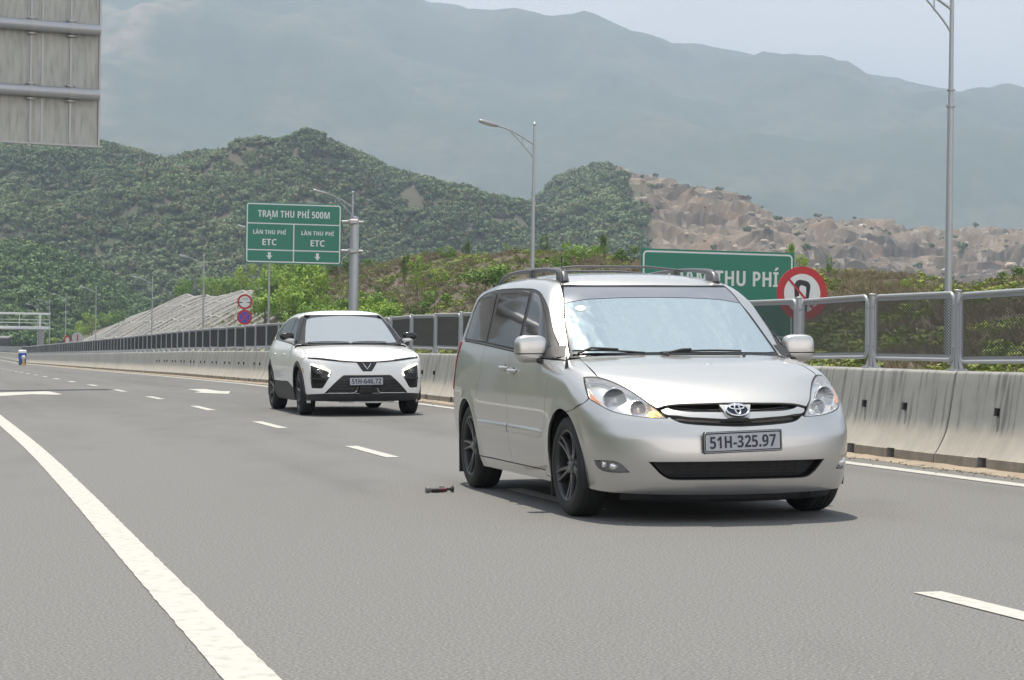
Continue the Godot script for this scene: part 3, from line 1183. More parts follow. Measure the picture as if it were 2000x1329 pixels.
func outline(b: Body, list: Array, dom: int, smooth := true, closed := true) -> PackedVector2Array:
	var p := []
	for q in list:
		p.append(b.to2(dom, q if q is Vector3 else pt3(b, q)))
	var out := PackedVector2Array()
	var n := p.size()
	for k in (n if closed else n - 1):
		var p1: Vector2 = p[k]
		var p2: Vector2 = p[(k + 1) % n]
		var p0: Vector2 = p[(k - 1 + n) % n]
		var p3: Vector2 = p[(k + 2) % n]
		var d := p2 - p1
		var m1 := d
		var m2 := d
		# round only where the outline turns gently
		if smooth and (p1 - p0).normalized().dot(d.normalized()) > 0.75 and (closed or k > 0):
			m1 = (p2 - p0) * (d.length() / maxf(p2.distance_to(p1) + p1.distance_to(p0), 1e-5)) 
		if smooth and (p3 - p2).normalized().dot(d.normalized()) > 0.75 and (closed or k < n - 2):
			m2 = (p3 - p1) * (d.length() / maxf(p3.distance_to(p2) + p2.distance_to(p1), 1e-5))
		var steps := clampi(ceili(d.length() / 0.03), 1, 14)
		for a in steps:
			var t := a / float(steps)
			out.append(p1 * (1 + 2 * t) * (1 - t) * (1 - t) + m1 * t * (1 - t) * (1 - t) + p2 * t * t * (3 - 2 * t) + m2 * t * t * (t - 1))
	if not closed:
		out.append(p[-1])
	return out

func mirror(list: Array) -> Array:
	var out := []
	for q in list:
		if q is Vector3:
			out.append(Vector3(-q.x, q.y, q.z))
		elif q[0][0] == "s":
			out.append([q[0], q[1], q[2], -1.0])
		else:
			out.append([q[0], -q[1], q[2]])
	out.reverse()
	return out

func flip2(poly: PackedVector2Array) -> PackedVector2Array:
	var out := PackedVector2Array()
	for q in poly:
		out.append(Vector2(-q.x, q.y))
	return out

# lay a panel on the body: outer outline minus holes, in cells, moved off the surface by `off`, with its edge turned in by `lip`
func panel(mb: MB, b: Body, dom: int, which: int, outer: PackedVector2Array, holes: Array, cell: Vector2, off := 0.0, lip := 0.014, sg := 1.0, gap := 0.0022) -> void:
	if Geometry2D.is_polygon_clockwise(outer):
		outer.reverse()
	if gap > 0.0:
		var k := Geometry2D.offset_polygon(outer, -gap)
		if k.size():
			outer = k[0]
		if k.size() > 1:
			printerr("an outline crosses itself")
	var cache := {}
	var lo := outer[0]
	var hi := outer[0]
	for q in outer:
		lo = lo.min(q)
		hi = hi.max(q)
	lo -= cell * 0.37
	var nx := ceili((hi.x - lo.x) / cell.x) + 1
	var ny := ceili((hi.y - lo.y) / cell.y) + 1
	var edge := {}
	var polys := [outer]
	polys.append_array(holes)
	for pl in polys:
		for k in pl.size():
			var a: Vector2 = pl[k]
			var d: Vector2 = pl[(k + 1) % pl.size()] - a
			var st := maxi(1, ceili(maxf(absf(d.x) / cell.x, absf(d.y) / cell.y) * 6.0))
			for s in st + 1:
				var c := ((a + d * s / st - lo) / cell).floor()
				edge[Vector2i(c)] = true
	for cx in nx:
		for cy in ny:
			var o := lo + Vector2(cx, cy) * cell
			var sq := PackedVector2Array([o, o + Vector2(cell.x, 0), o + cell, o + Vector2(0, cell.y)])
			var pieces := []
			if edge.has(Vector2i(cx, cy)):
				pieces = Geometry2D.intersect_polygons(sq, outer)
				for h in holes:
					var nxt := []
					for pc in pieces:
						for r in Geometry2D.clip_polygons(pc, h):
							if not Geometry2D.is_polygon_clockwise(r):
								nxt.append(r)
					pieces = nxt
			else:
				var ctr := o + cell * 0.5
				if not Geometry2D.is_point_in_polygon(ctr, outer):
					continue
				var out := false
				for h in holes:
					if Geometry2D.is_point_in_polygon(ctr, h):
						out = true
				if out:
					continue
				pieces = [sq]
			for pc in pieces:
				var ids := Geometry2D.triangulate_polygon(pc)
				var vi := []
				for q in pc:
					var key := Vector2i((q * 20000.0).round())
					if not cache.has(key):
						var p := b.at(dom, q, which)
						var nn := b.normal(p, which)
						p += nn * off
						cache[key] = mb.vert(Vector3(p.x * sg, p.y, p.z), Vector3(nn.x * sg, nn.y, nn.z), q)
					vi.append(cache[key])
				for k in range(0, ids.size(), 3):
					if vi[ids[k]] != vi[ids[k + 1]] and vi[ids[k]] != vi[ids[k + 2]]:
						mb.tri(vi[ids[k]], vi[ids[k + 1]], vi[ids[k + 2]])
	if lip > 0.0:
		for pl in polys:
			rim(mb, b, dom, which, pl, off, lip, sg)

func rim(mb: MB, b: Body, dom: int, which: int, pl: PackedVector2Array, off: float, lip: float, sg: float) -> void:
	var top := []
	var bot := []
	for k in pl.size() + 1:
		var q: Vector2 = pl[k % pl.size()]
		var p := b.at(dom, q, which)
		var nn := b.normal(p, which)
		top.append(Vector3(p.x * sg, p.y, p.z) + Vector3(nn.x * sg, nn.y, nn.z) * off)
		bot.append(Vector3(p.x * sg, p.y, p.z) + Vector3(nn.x * sg, nn.y, nn.z) * (off - lip))
	var rows := [top, bot]
	mb.grid(rows)

# a bead (trim, seal, seam) following an outline on the body
func bead(mb: MB, b: Body, dom: int, which: int, pl: PackedVector2Array, r: float, off := 0.0, sg := 1.0, closed := true) -> void:
	var path := []
	for k in pl.size() + (1 if closed else 0):
		var q: Vector2 = pl[k % pl.size()]
		var p := b.at(dom, q, which)
		p += b.normal(p, which) * off
		path.append(Vector3(p.x * sg, p.y, p.z))
	mb.tube(path, r, 6, not closed)

func on(b: Body, q: Array, off := 0.0) -> Vector3:
	var p := pt3(b, q)
	return p + b.normal(p, 0) * off

func arc(z: float, y: float, r: float, a0: float, a1: float, n: int) -> Array:
	var out := []
	for k in n + 1:
		var a := deg_to_rad(lerpf(a0, a1, k / float(n)))
		out.append(["sg", z + cos(a) * r, y + sin(a) * r])
	return out

# wheel with its axle along x, outer face towards +x
func wheel(parent: Node3D, at: Transform3D, r: float, w: float, rim_r: float, spokes: int, m_rim: Material, m_face: Material, style: int) -> void:
	var root := MB.new()
	var ax := Transform3D(Basis(Vector3(0, 1, 0), Vector3(1, 0, 0), Vector3(0, 0, -1)), Vector3.ZERO)
	var h := w * 0.5
	var prof := [Vector2(rim_r - 0.012, -h + 0.012), Vector2(rim_r + 0.02, -h + 0.002), Vector2(r - 0.05, -h - 0.004), Vector2(r - 0.018, -h + 0.012), Vector2(r - 0.004, -h + 0.035)]
	for g in 4:
		var y := -h + 0.045 + (w - 0.09) * (g + 0.5) / 4.0
		prof.append_array([Vector2(r, y - 0.016), Vector2(r, y + 0.012), Vector2(r - 0.007, y + 0.014), Vector2(r - 0.007, y + 0.02)])
	prof.append_array([Vector2(r - 0.004, h - 0.035), Vector2(r - 0.018, h - 0.012), Vector2(r - 0.05, h + 0.004), Vector2(rim_r + 0.03, h + 0.001), Vector2(rim_r + 0.012, h - 0.002), Vector2(rim_r - 0.004, h - 0.012)])
	root.lathe(prof, 48, ax)
	var tyre := part("wheel", root, M.rubber, parent, at)
	var rm := MB.new()
	rm.lathe([Vector2(rim_r + 0.004, h - 0.012), Vector2(rim_r - 0.004, h - 0.004), Vector2(rim_r - 0.014, h - 0.008), Vector2(rim_r - 0.022, h - 0.03), Vector2(rim_r - 0.03, -h * 0.3), Vector2(rim_r - 0.02, -h + 0.01)], 48, ax)
	part("rim", rm, m_rim, tyre)
	var bk := MB.new()
	bk.lathe([Vector2(0, -0.03), Vector2(rim_r - 0.03, -0.03)], 32, ax)
	bk.lathe([Vector2(0.05, 0.0), Vector2(0.15, 0.0), Vector2(0.15, -0.02)], 32, ax, false)
	part("brake_disc", bk, M.black, tyre)
	var sp := MB.new()
	var fc := MB.new()
	for k in spokes:
		for e in ([-1.0, 1.0] if style == 0 else [0.0]):
			var a := TAU * k / spokes
			var rows := []
			var frows := []
			for q in 7:
				var t := q / 6.0
				var rr := lerpf(0.045, rim_r - 0.012, t)
				var ang: float = a + e * lerpf(0.10, 0.135 + 0.04 * sin(t * PI), t) + (0.05 * sin(t * 3.0) if style == 0 else 0.0)
				var wd := lerpf(0.018, 0.013, t) if style == 0 else lerpf(0.032, 0.026, t)
				var xx := h - lerpf(0.045, 0.012, t * t)
				var c := Vector3(xx, sin(ang) * rr, cos(ang) * rr)
				var tn := Vector3(0, cos(ang), -sin(ang))
				rows.append([c - tn * wd - Vector3(0.03, 0, 0), c - tn * wd, c - tn * wd * 0.55 + Vector3(0.004, 0, 0), c + tn * wd * 0.55 + Vector3(0.004, 0, 0), c + tn * wd, c + tn * wd - Vector3(0.03, 0, 0)])
				frows.append([c - tn * wd * 0.5 + Vector3(0.0055, 0, 0), c + tn * wd * 0.5 + Vector3(0.0055, 0, 0)])
			sp.grid(rows)
			fc.grid(frows)
	sp.lathe([Vector2(0.075, h - 0.07), Vector2(0.072, h - 0.045), Vector2(0.05, h - 0.036), Vector2(0.0, h - 0.034)], 24, ax)
	part("spokes", sp, m_rim, tyre)
	part("spoke_faces", fc, m_face, tyre)
	var cap := MB.new()
	cap.lathe([Vector2(0.03, h - 0.036), Vector2(0.028, h - 0.028), Vector2(0.0, h - 0.026)], 20, ax)
	for k in 5:
		var a := TAU * (k + 0.5) / 5.0
		cap.blob(Vector3(h - 0.037, sin(a) * 0.055, cos(a) * 0.055), Vector3(0.006, 0.009, 0.009), 1.0, 8, 5)
	part("hub_cap", cap, m_face, tyre)

# raised letters; the text faces +z
func letters(parent: Node3D, called: String, text: String, height: float, width: float, at: Transform3D, m: Material, font_name := "Droid Sans", weight := 700, depth := 0.002) -> void:
	var f := SystemFont.new()
	f.font_names = PackedStringArray([font_name])
	f.font_weight = weight
	var t := TextMesh.new()
	t.font = f
	t.text = text
	t.font_size = 64
	t.pixel_size = 0.01
	t.depth = 0.01
	t.curve_step = 2.0
	var ab := t.get_aabb()
	# size by the capital height (0.714 em for this face)
	var cap := 64 * 0.01 * 0.714
	var s := Vector3(width / ab.size.x, height / cap, depth / 0.01)
	var x := at * Transform3D(Basis().scaled(s), Vector3(-(ab.position.x + ab.size.x * 0.5) * s.x, 0, 0))
	var arr := t.get_mesh_arrays()
	# stand the capitals' middle on the origin: measure "H"
	t.text = "H"
	var hb := t.get_aabb()
	s.y = height / hb.size.y
	x = at * Transform3D(Basis().scaled(s), Vector3(-(ab.position.x + ab.size.x * 0.5) * s.x, -(hb.position.y + hb.size.y * 0.5) * s.y, 0))
	var mb := MB.new()
	var v: PackedVector3Array = arr[Mesh.ARRAY_VERTEX]
	var nn: PackedVector3Array = arr[Mesh.ARRAY_NORMAL]
	for k in v.size():
		mb.v.append(x * v[k])
		mb.n.append((x.basis.inverse().transposed() * nn[k]).normalized())
		mb.t.append(Vector2.ZERO)
		mb.c.append(Color.WHITE)
	mb.i = arr[Mesh.ARRAY_INDEX] if arr[Mesh.ARRAY_INDEX] != null and arr[Mesh.ARRAY_INDEX].size() else PackedInt32Array(range(v.size()))
	part(called, mb, m, parent)

func round_rect(w: float, h: float, r: float, n := 5) -> PackedVector2Array:
	var out := PackedVector2Array()
	for c in [[w / 2 - r, h / 2 - r, 0], [-w / 2 + r, h / 2 - r, 90], [-w / 2 + r, -h / 2 + r, 180], [w / 2 - r, -h / 2 + r, 270]]:
		for a in n + 1:
			var g := deg_to_rad(c[2] + 90.0 * a / n)
			out.append(Vector2(c[0] + cos(g) * r, c[1] + sin(g) * r))
	return out

func disc(r: float, n := 48) -> PackedVector2Array:
	var out := PackedVector2Array()
	for a in n:
		out.append(Vector2(cos(TAU * a / n), sin(TAU * a / n)) * r)
	return out

func ring(mb: MB, rx: float, ry: float, ctr: Vector2, z: float, r: float) -> void:
	var p := []
	for a in 41:
		p.append(Vector3(ctr.x + cos(TAU * a / 40) * rx, ctr.y + sin(TAU * a / 40) * ry, z))
	mb.tube(p, r, 8, false, 1.0, Vector3(0, 0, 1))

func half(list: Array) -> Array:
	# a symmetric outline from its half (centre line first and last)
	var out := list.duplicate()
	var m := mirror(list)
	for k in range(1, m.size() - 1):
		out.append(m[k])
	return out

func two(called: String, root: Node3D, m: Material, b: Body, dom: int, which: int, list: Array, holes: Array, cell: Vector2, off := 0.0, lip := 0.014) -> Array:
	# the same panel on both sides of the car
	var o := outline(b, list, dom)
	var hs := []
	for h in holes:
		hs.append(outline(b, h, dom))
	var out := []
	for sg in [1.0, -1.0]:
		var mb := MB.new()
		if dom == 0 or dom == 4 or sg > 0:
			panel(mb, b, dom, which, o.duplicate(), hs, cell, off, lip, sg)
		else:
			var hf := []
			for h in hs:
				hf.append(flip2(h))
			panel(mb, b, dom, which, flip2(o), hf, cell, off, lip, 1.0)
		out.append(part(called, mb, m, root))
	return out

func one(called: String, root: Node3D, m: Material, b: Body, dom: int, which: int, list: Array, holes: Array, cell: Vector2, off := 0.0, lip := 0.014) -> MeshInstance3D:
	var mb := MB.new()
	var hs := []
	for h in holes:
		hs.append(outline(b, h, dom))
	panel(mb, b, dom, which, outline(b, list, dom), hs, cell, off, lip)
	return part(called, mb, m, root)

func paint(r: float, g: float, b: float, metal: float, rough: float) -> StandardMaterial3D:
	var m := mat(r, g, b, rough, metal)
	m.clearcoat_enabled = true
	m.clearcoat = 1.0
	m.clearcoat_roughness = 0.04
	return m

func car_materials() -> void:
	M.silver = paint(0.545, 0.54, 0.53, 0.9, 0.34)
	M.white = paint(0.80, 0.80, 0.79, 0.0, 0.4)
	M.tint = mat(0.010, 0.011, 0.013, 0.03)
	M.tint.metallic_specular = 0.9
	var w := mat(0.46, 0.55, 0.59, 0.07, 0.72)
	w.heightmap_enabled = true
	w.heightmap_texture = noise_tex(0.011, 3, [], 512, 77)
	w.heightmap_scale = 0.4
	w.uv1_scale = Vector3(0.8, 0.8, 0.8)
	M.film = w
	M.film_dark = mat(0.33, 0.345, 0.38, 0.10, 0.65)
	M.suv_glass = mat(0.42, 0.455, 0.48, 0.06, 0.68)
	M.suv_glass.heightmap_enabled = true
	M.suv_glass.heightmap_texture = w.heightmap_texture
	M.suv_glass.heightmap_scale = 0.3
	M.chrome = mat(0.75, 0.75, 0.76, 0.12, 1.0)
	M.reflector = mat(0.74, 0.75, 0.76, 0.22, 0.85)
	M.dark_chrome = mat(0.30, 0.31, 0.33, 0.18, 0.9)
	M.plastic = mat(0.025, 0.025, 0.027, 0.55)
	M.trim_grey = mat(0.10, 0.10, 0.11, 0.35, 0.2)
	M.rim_dark = mat(0.06, 0.06, 0.065, 0.35, 0.6)
	M.rim_face = mat(0.22, 0.22, 0.23, 0.28, 0.8)
	M.amber = mat(0.62, 0.20, 0.035, 0.25)
	M.plate = mat(0.42, 0.43, 0.47, 0.5)
	M.plate_ink = mat(0.025, 0.025, 0.035, 0.5)
	var c := mat(0.9, 0.92, 0.94, 0.03)
	c.transparency = BaseMaterial3D.TRANSPARENCY_ALPHA
	c.albedo_color.a = 0.10
	c.metallic_specular = 0.7
	M.clear = c
	M.lit_amber = mat(0.9, 0.6, 0.2, 0.4)
	M.lit_amber.emission_enabled = true
	M.lit_amber.emission = Color(1.0, 0.72, 0.28)
	M.lit_amber.emission_energy_multiplier = 3.0
	M.lit_white = mat(0.9, 0.9, 0.85, 0.4)
	M.lit_white.emission_enabled = true
	M.lit_white.emission = Color(1.0, 0.97, 0.84)
	M.lit_white.emission_energy_multiplier = 1.3

func number_plate(root: Node3D, text: String, at: Transform3D, framed: bool) -> void:
	var fr := MB.new()
	fr.prism(round_rect(0.545, 0.142, 0.012), -0.014, -0.003) if framed else fr.prism(round_rect(0.515, 0.112, 0.01), -0.012, -0.003)
	var f: MeshInstance3D = part("number_plate", fr, M.black_gloss, root, at)
	if framed:
		var bz := MB.new()
		var p := []
		for q in round_rect(0.53, 0.127, 0.010):
			p.append(Vector3(q.x, q.y, 0.0))
		p.append(p[0])
		bz.tube(p, 0.005, 6, false, 1.0, Vector3(0, 0, 1))
		part("plate_surround", bz, M.dark_chrome, f)
	var pl := MB.new()
	pl.prism(round_rect(0.512, 0.108, 0.008), -0.003, 0.001)
	part("plate_face", pl, M.plate, f)
	letters(f, "plate_number", text, 0.077, 0.455, Transform3D(Basis(), Vector3(0, 0, 0.002)), M.plate_ink, "Droid Sans", 700, 0.003)

func lamp_bowl(parent: Node3D, called: String, at: Vector3, yaw: float, r: float) -> void:
	var basis := Basis(Vector3.UP, yaw) * Basis(Vector3(1, 0, 0), PI / 2)
	var mb := MB.new()
	mb.lathe([Vector2(r * 1.06, -0.012), Vector2(r * 1.08, 0.0), Vector2(r, 0.003), Vector2(r * 0.97, -0.004)], 32, Transform3D(basis, at))
	var o := part(called, mb, M.chrome, parent)
	var bw := MB.new()
	var pr := []
	for k in 9:
		var t := k / 8.0
		pr.append(Vector2(r * 0.97 * (1.0 - t), -0.004 - 0.055 * (1.0 - pow(1.0 - t, 2.0))))
	bw.lathe(pr, 28, Transform3D(basis, at))
	part("bowl", bw, M.dark_chrome, o)
	var bb := MB.new()
	bb.blob(at + basis * Vector3(0, -0.03, 0), Vector3(0.014, 0.014, 0.02), 1.0, 12, 8)
	part("bulb", bb, M.reflector, o)

func van() -> void:
	car_materials()
	var b := Body.new()
	b.side = Lut.new([0.18, 0.25, 0.35, 0.5, 0.65, 0.8, 0.95, 1.08, 1.16, 1.3, 1.5, 1.62, 1.72], [0.90, 0.925, 0.945, 0.965, 0.976, 0.98, 0.970, 0.952, 0.932, 0.885, 0.815, 0.772, 0.715], 0.0, 2.3)
	b.nose = Lut.new([0.17, 0.22, 0.3, 0.45, 0.55, 0.65, 0.72, 0.80, 0.86, 0.95], [2.36, 2.41, 2.44, 2.46, 2.455, 2.42, 2.375, 2.29, 2.2, 2.05], 0.0, 2.3)
	b.hood = Lut.new([0.8, 1.2, 1.5, 1.8, 2.05, 2.2, 2.3, 2.4], [1.16, 1.105, 1.06, 0.99, 0.91, 0.85, 0.79, 0.70], -3.3, 3.3)
	b.roof = Lut.new([-2.5, -2.0, -1.2, -0.6, -0.2, 0.2, 0.45, 0.8], [1.62, 1.69, 1.735, 1.74, 1.725, 1.685, 1.635, 1.55], -3.3, 3.3)
	b.roof_c = [0.022, 0.022, 0.65]
	b.tail = Lut.new([0.2, 0.5, 0.7, 0.9, 1.1, 1.4, 1.6, 1.72], [2.50, 2.58, 2.60, 2.57, 2.53, 2.42, 2.32, 2.2], 0.0, 2.3)
	var at := frame(15.992, 5.259, 0.0, false)
	at.basis = at.basis * Basis(Vector3.UP, -0.018)
	at.basis = at.basis.scaled(Vector3.ONE * 1.02)
	var root := thing("silver_van", "silver minivan with dark tinted windows driving towards the viewer in the nearest lane", "van", at)
	var S: Material = M.silver
	# headlight, grille and intake outlines, seen from in front
	var hl := [["f", 0.478, 0.692], ["f", 0.60, 0.697], ["f", 0.715, 0.713], ["f", 0.79, 0.733], ["f", 0.832, 0.760], ["f", 0.872, 0.795], ["f", 0.889, 0.815], ["f", 0.882, 0.885], ["f", 0.862, 0.952], ["f", 0.805, 0.956], ["f", 0.747, 0.938], ["f", 0.69, 0.906], ["f", 0.63, 0.857], ["f", 0.57, 0.792], ["f", 0.520, 0.737]]
	var slot_low := [["f", 0.0, 0.636], ["f", 0.09, 0.638], ["f", 0.27, 0.648], ["f", 0.38, 0.660], ["f", 0.43, 0.678], ["f", 0.462, 0.702]]
	var arch_f := arc(1.515, 0.34, 0.395, 73, -18, 10)
	var intake := half([["f", 0.0, 0.41], ["f", 0.3, 0.41], ["f", 0.612, 0.41], ["f", 0.578, 0.372], ["f", 0.543, 0.335], ["f", 0.499, 0.303], ["f", 0.455, 0.290], ["f", 0.25, 0.288], ["f", 0.0, 0.288]])
	var fog := [["f", 0.893, 0.411], ["f", 0.862, 0.414], ["f", 0.814, 0.413], ["f", 0.779, 0.402], ["f", 0.746, 0.372], ["f", 0.719, 0.339], ["f", 0.776, 0.334], ["f", 0.823, 0.335], ["f", 0.862, 0.346], ["f", 0.884, 0.375]]
	var bump := slot_low.duplicate()
	bump.append_array(hl.slice(0, 7))
	bump.append_array([["s", 1.897, 0.785], ["s", 1.749, 0.738]])
	bump.append_array(arch_f)
	bump.append_array([["f", 0.875, 0.208], ["f", 0.7, 0.196], ["f", 0.4, 0.188], ["f", 0.0, 0.185]])
	one("front_bumper", root, S, b, 1, 1, half(bump), [intake, fog, mirror(fog)], Vector2(0.022, 0.022))
	# bonnet
	var gap_line := [["t", 0.789, 1.78], ["t", 0.776, 1.43], ["t", 0.755, 1.20]]
	var bon := [["f", 0.0, 0.788], ["f", 0.2, 0.785], ["f", 0.44, 0.776], ["f", 0.525, 0.757], ["f", 0.573, 0.800], ["f", 0.633, 0.864], ["f", 0.692, 0.913], ["f", 0.748, 0.944], ["f", 0.79, 0.959]]
	bon.append_array(gap_line)
	bon.append_array([["t", 0.70, 1.16], ["t", 0.4, 1.21], ["t", 0.0, 1.235]])
	one("bonnet", root, S, b, 2, 1, half(bon), [], Vector2(0.035, 0.03))
	# wings
	var wing := gap_line.duplicate()
	wing.reverse()
	wing.append_array([["f", 0.808, 0.960], ["f", 0.866, 0.955], ["f", 0.887, 0.885], ["f", 0.893, 0.815], ["s", 1.897, 0.785], ["s", 1.749, 0.738]])
	wing.append_array(arc(1.515, 0.34, 0.395, 73, 186, 12))
	wing.append_array([["s", 1.10, 0.25], ["s", 0.935, 0.245], ["s", 0.93, 0.29], ["s", 1.06, 0.66], ["s", 1.13, 0.89], ["s", 1.185, 1.02], ["s", 1.195, 1.065]])
	two("wing", root, S, b, 4, 1, wing, [], Vector2(0.03, 0.02))
	# doors, rear quarters, sills
	two("front_door", root, S, b, 0, 0, [["sg", 0.93, 0.285], ["sg", 1.06, 0.66], ["sg", 1.13, 0.89], ["sg", 1.185, 1.02], ["sg", 1.19, 1.064], ["sg", 1.06, 1.068], ["sg", 0.6, 1.090], ["sg", 0.14, 1.115], ["sg", -0.085, 1.128], ["sg", -0.065, 1.0], ["sg", -0.05, 0.6], ["sg", -0.065, 0.285]], [], Vector2(0.04, 0.03))
	var sld := [["sg", -0.065, 0.285], ["sg", -0.05, 0.6], ["sg", -0.065, 1.0], ["sg", -0.085, 1.128], ["sg", -0.5, 1.148], ["sg", -0.99, 1.172], ["sg", -1.01, 0.9]]
	sld.append_array(arc(-1.515, 0.34, 0.395, 47, -8, 6))
	two("sliding_door", root, S, b, 0, 0, sld, [], Vector2(0.04, 0.03))
	var qt := [["sg", -0.99, 1.172], ["sg", -1.01, 0.9]]
	qt.append_array(arc(-1.515, 0.34, 0.395, 47, 190, 14))
	qt.append_array([["sg", -2.0, 0.25], ["sg", -2.13, 0.28], ["sg", -2.18, 0.6], ["sg", -2.17, 0.95], ["sg", -2.11, 1.225], ["sg", -1.95, 1.21], ["sg", -1.4, 1.19]])
	two("quarter_panel", root, S, b, 0, 0, qt, [], Vector2(0.04, 0.03))
	two("sill", root, S, b, 0, 0, [["sg", -1.115, 0.282], ["sg", 0.93, 0.282], ["sg", 0.93, 0.245], ["sg", 1.10, 0.24], ["sg", 1.08, 0.205], ["sg", -1.10, 0.20]], [], Vector2(0.06, 0.025))
	# glasshouse
	var ws_edge := [["fu", 0.785, 1.100], ["fu", 0.752, 1.25], ["fu", 0.716, 1.40], ["fu", 0.682, 1.49], ["tu", 0.660, 0.39], ["tu", 0.644, 0.30]]
	var seam := [["tu", 0.635, 0.24], ["tu", 0.63, -0.1], ["tu", 0.625, -0.6], ["tu", 0.62, -1.2], ["tu", 0.60, -1.8], ["tu", 0.60, -1.98]]
	var dlo := [["sg", 1.075, 1.078], ["sg", 0.92, 1.175], ["sg", 0.78, 1.267], ["sg", 0.52, 1.447], ["sg", 0.27, 1.553], ["sg", 0.02, 1.594], ["sg", -0.25, 1.609], ["sg", -1.1, 1.625], ["sg", -1.7, 1.605], ["sg", -1.91, 1.565], ["sg", -1.99, 1.45], ["sg", -1.955, 1.218], ["sg", -1.81, 1.208], ["sg", -0.985, 1.174], ["sg", 0.14, 1.119], ["sg", 0.6, 1.093]]
	var fr := [["sg", 1.19, 1.066]]
	fr.append_array(ws_edge)
	fr.append_array(seam)
	fr.append_array([["sg", -2.06, 1.50], ["sg", -2.10, 1.228], ["sg", -1.95, 1.213], ["sg", -1.4, 1.193], ["sg", -0.99, 1.175], ["sg", -0.5, 1.15], ["sg", 0.14, 1.117], ["sg", 0.6, 1.092]])
	two("side_frame", root, S, b, 4, 0, fr, [dlo], Vector2(0.035, 0.022))
	two("window_trim", root, M.plastic, b, 0, 0, dlo, [], Vector2(0.06, 0.03), -0.006, 0.0)
	for g in [[["sg", 0.98, 1.105], ["sg", 0.88, 1.175], ["sg", 0.75, 1.26], ["sg", 0.49, 1.432], ["sg", 0.25, 1.536], ["sg", 0.07, 1.570], ["sg", 0.025, 1.572], ["sg", 0.205, 1.14], ["sg", 0.6, 1.115]], [["sg", 0.105, 1.145], ["sg", -0.075, 1.575], ["sg", -0.2, 1.592], ["sg", -1.08, 1.605], ["sg", -0.91, 1.195]], [["sg", -0.985, 1.20], ["sg", -1.19, 1.606], ["sg", -1.67, 1.588], ["sg", -1.86, 1.55], ["sg", -1.93, 1.45], ["sg", -1.905, 1.238], ["sg", -1.80, 1.226]]]:
		two("window", root, M.tint, b, 0, 0, g, [], Vector2(0.05, 0.03), -0.001, 0.004)
	# belt line strip
	for sg in [1.0, -1.0]:
		var mb := MB.new()
		bead(mb, b, 0, 0, outline(b, [["sg", 1.06, 1.076], ["sg", 0.6, 1.096], ["sg", 0.14, 1.122], ["sg", -0.985, 1.178], ["sg", -1.81, 1.212]], 0, true, false), 0.009, 0.0, sg, false)
		part("belt_trim", mb, M.plastic, root)
	var rf := [["tu", 0.0, 0.41], ["tu", 0.3, 0.395], ["tu", 0.5, 0.355], ["tu", 0.638, 0.29]]
	rf.append_array(seam)
	rf.append_array([["tu", 0.3, -2.12], ["tu", 0.0, -2.15]])
	one("roof", root, S, b, 2, 2, half(rf), [], Vector2(0.05, 0.05))
	one("tailgate", root, S, b, 5, 0, half([Vector3(0, 1.60, -2.3), Vector3(0.5, 1.59, -2.3), Vector3(0.70, 1.50, -2.35), Vector3(0.83, 1.22, -2.45), Vector3(0.89, 0.95, -2.5), Vector3(0.90, 0.6, -2.5), Vector3(0.87, 0.28, -2.45), Vector3(0, 0.26, -2.5)]), [], Vector2(0.06, 0.05))
	one("rear_window", root, M.tint, b, 5, 0, half([Vector3(0, 1.56, -2.3), Vector3(0.5, 1.55, -2.3), Vector3(0.63, 1.15, -2.4), Vector3(0, 1.13, -2.4)]), [], Vector2(0.06, 0.05), 0.004, 0.004)
	two("tail_light", root, mat(0.30, 0.01, 0.012, 0.2), b, 0, 0, [["sg", -2.02, 1.20], ["sg", -2.09, 1.21], ["sg", -2.155, 0.98], ["sg", -2.165, 0.80], ["sg", -2.12, 0.80], ["sg", -2.08, 1.0]], [], Vector2(0.03, 0.03), 0.006, 0.006)
	# windscreen with its dark upper band and border
	var ws_all := [["fu", 0.0, 1.083], ["fu", 0.4, 1.082], ["fu", 0.7, 1.082], ["fu", 0.783, 1.100], ["fu", 0.750, 1.25], ["fu", 0.714, 1.40], ["fu", 0.680, 1.49], ["tu", 0.658, 0.395], ["tu", 0.640, 0.31], ["tu", 0.5, 0.365], ["tu", 0.0, 0.42]]
	one("windscreen_border", root, M.black_gloss, b, 3, 2, half(ws_all), [], Vector2(0.05, 0.04), -0.002, 0.012)
	one("windscreen", root, M.film, b, 3, 2, half([["fu", 0.0, 1.118], ["fu", 0.4, 1.116], ["fu", 0.7, 1.113], ["fu", 0.762, 1.118], ["fu", 0.735, 1.25], ["fu", 0.700, 1.40], ["fu", 0.680, 1.48], ["fu", 0.5, 1.508], ["fu", 0.0, 1.522]]), [], Vector2(0.03, 0.03), 0.001, 0.0)
	one("shade_band", root, M.film_dark, b, 3, 2, half([["fu", 0.0, 1.522], ["fu", 0.5, 1.508], ["fu", 0.680, 1.48], ["tu", 0.655, 0.41], ["tu", 0.632, 0.335], ["tu", 0.5, 0.385], ["tu", 0.0, 0.44]]), [], Vector2(0.03, 0.03), 0.001, 0.0)
	one("cowl", root, M.plastic, b, 2, 0, half([["tg", 0.0, 1.245], ["tg", 0.4, 1.22], ["tg", 0.70, 1.17], ["tg", 0.79, 1.10], ["tg", 0.79, 1.02], ["tg", 0.6, 1.10], ["tg", 0.3, 1.14], ["tg", 0.0, 1.15]]), [], Vector2(0.05, 0.03), -0.006, 0.0)
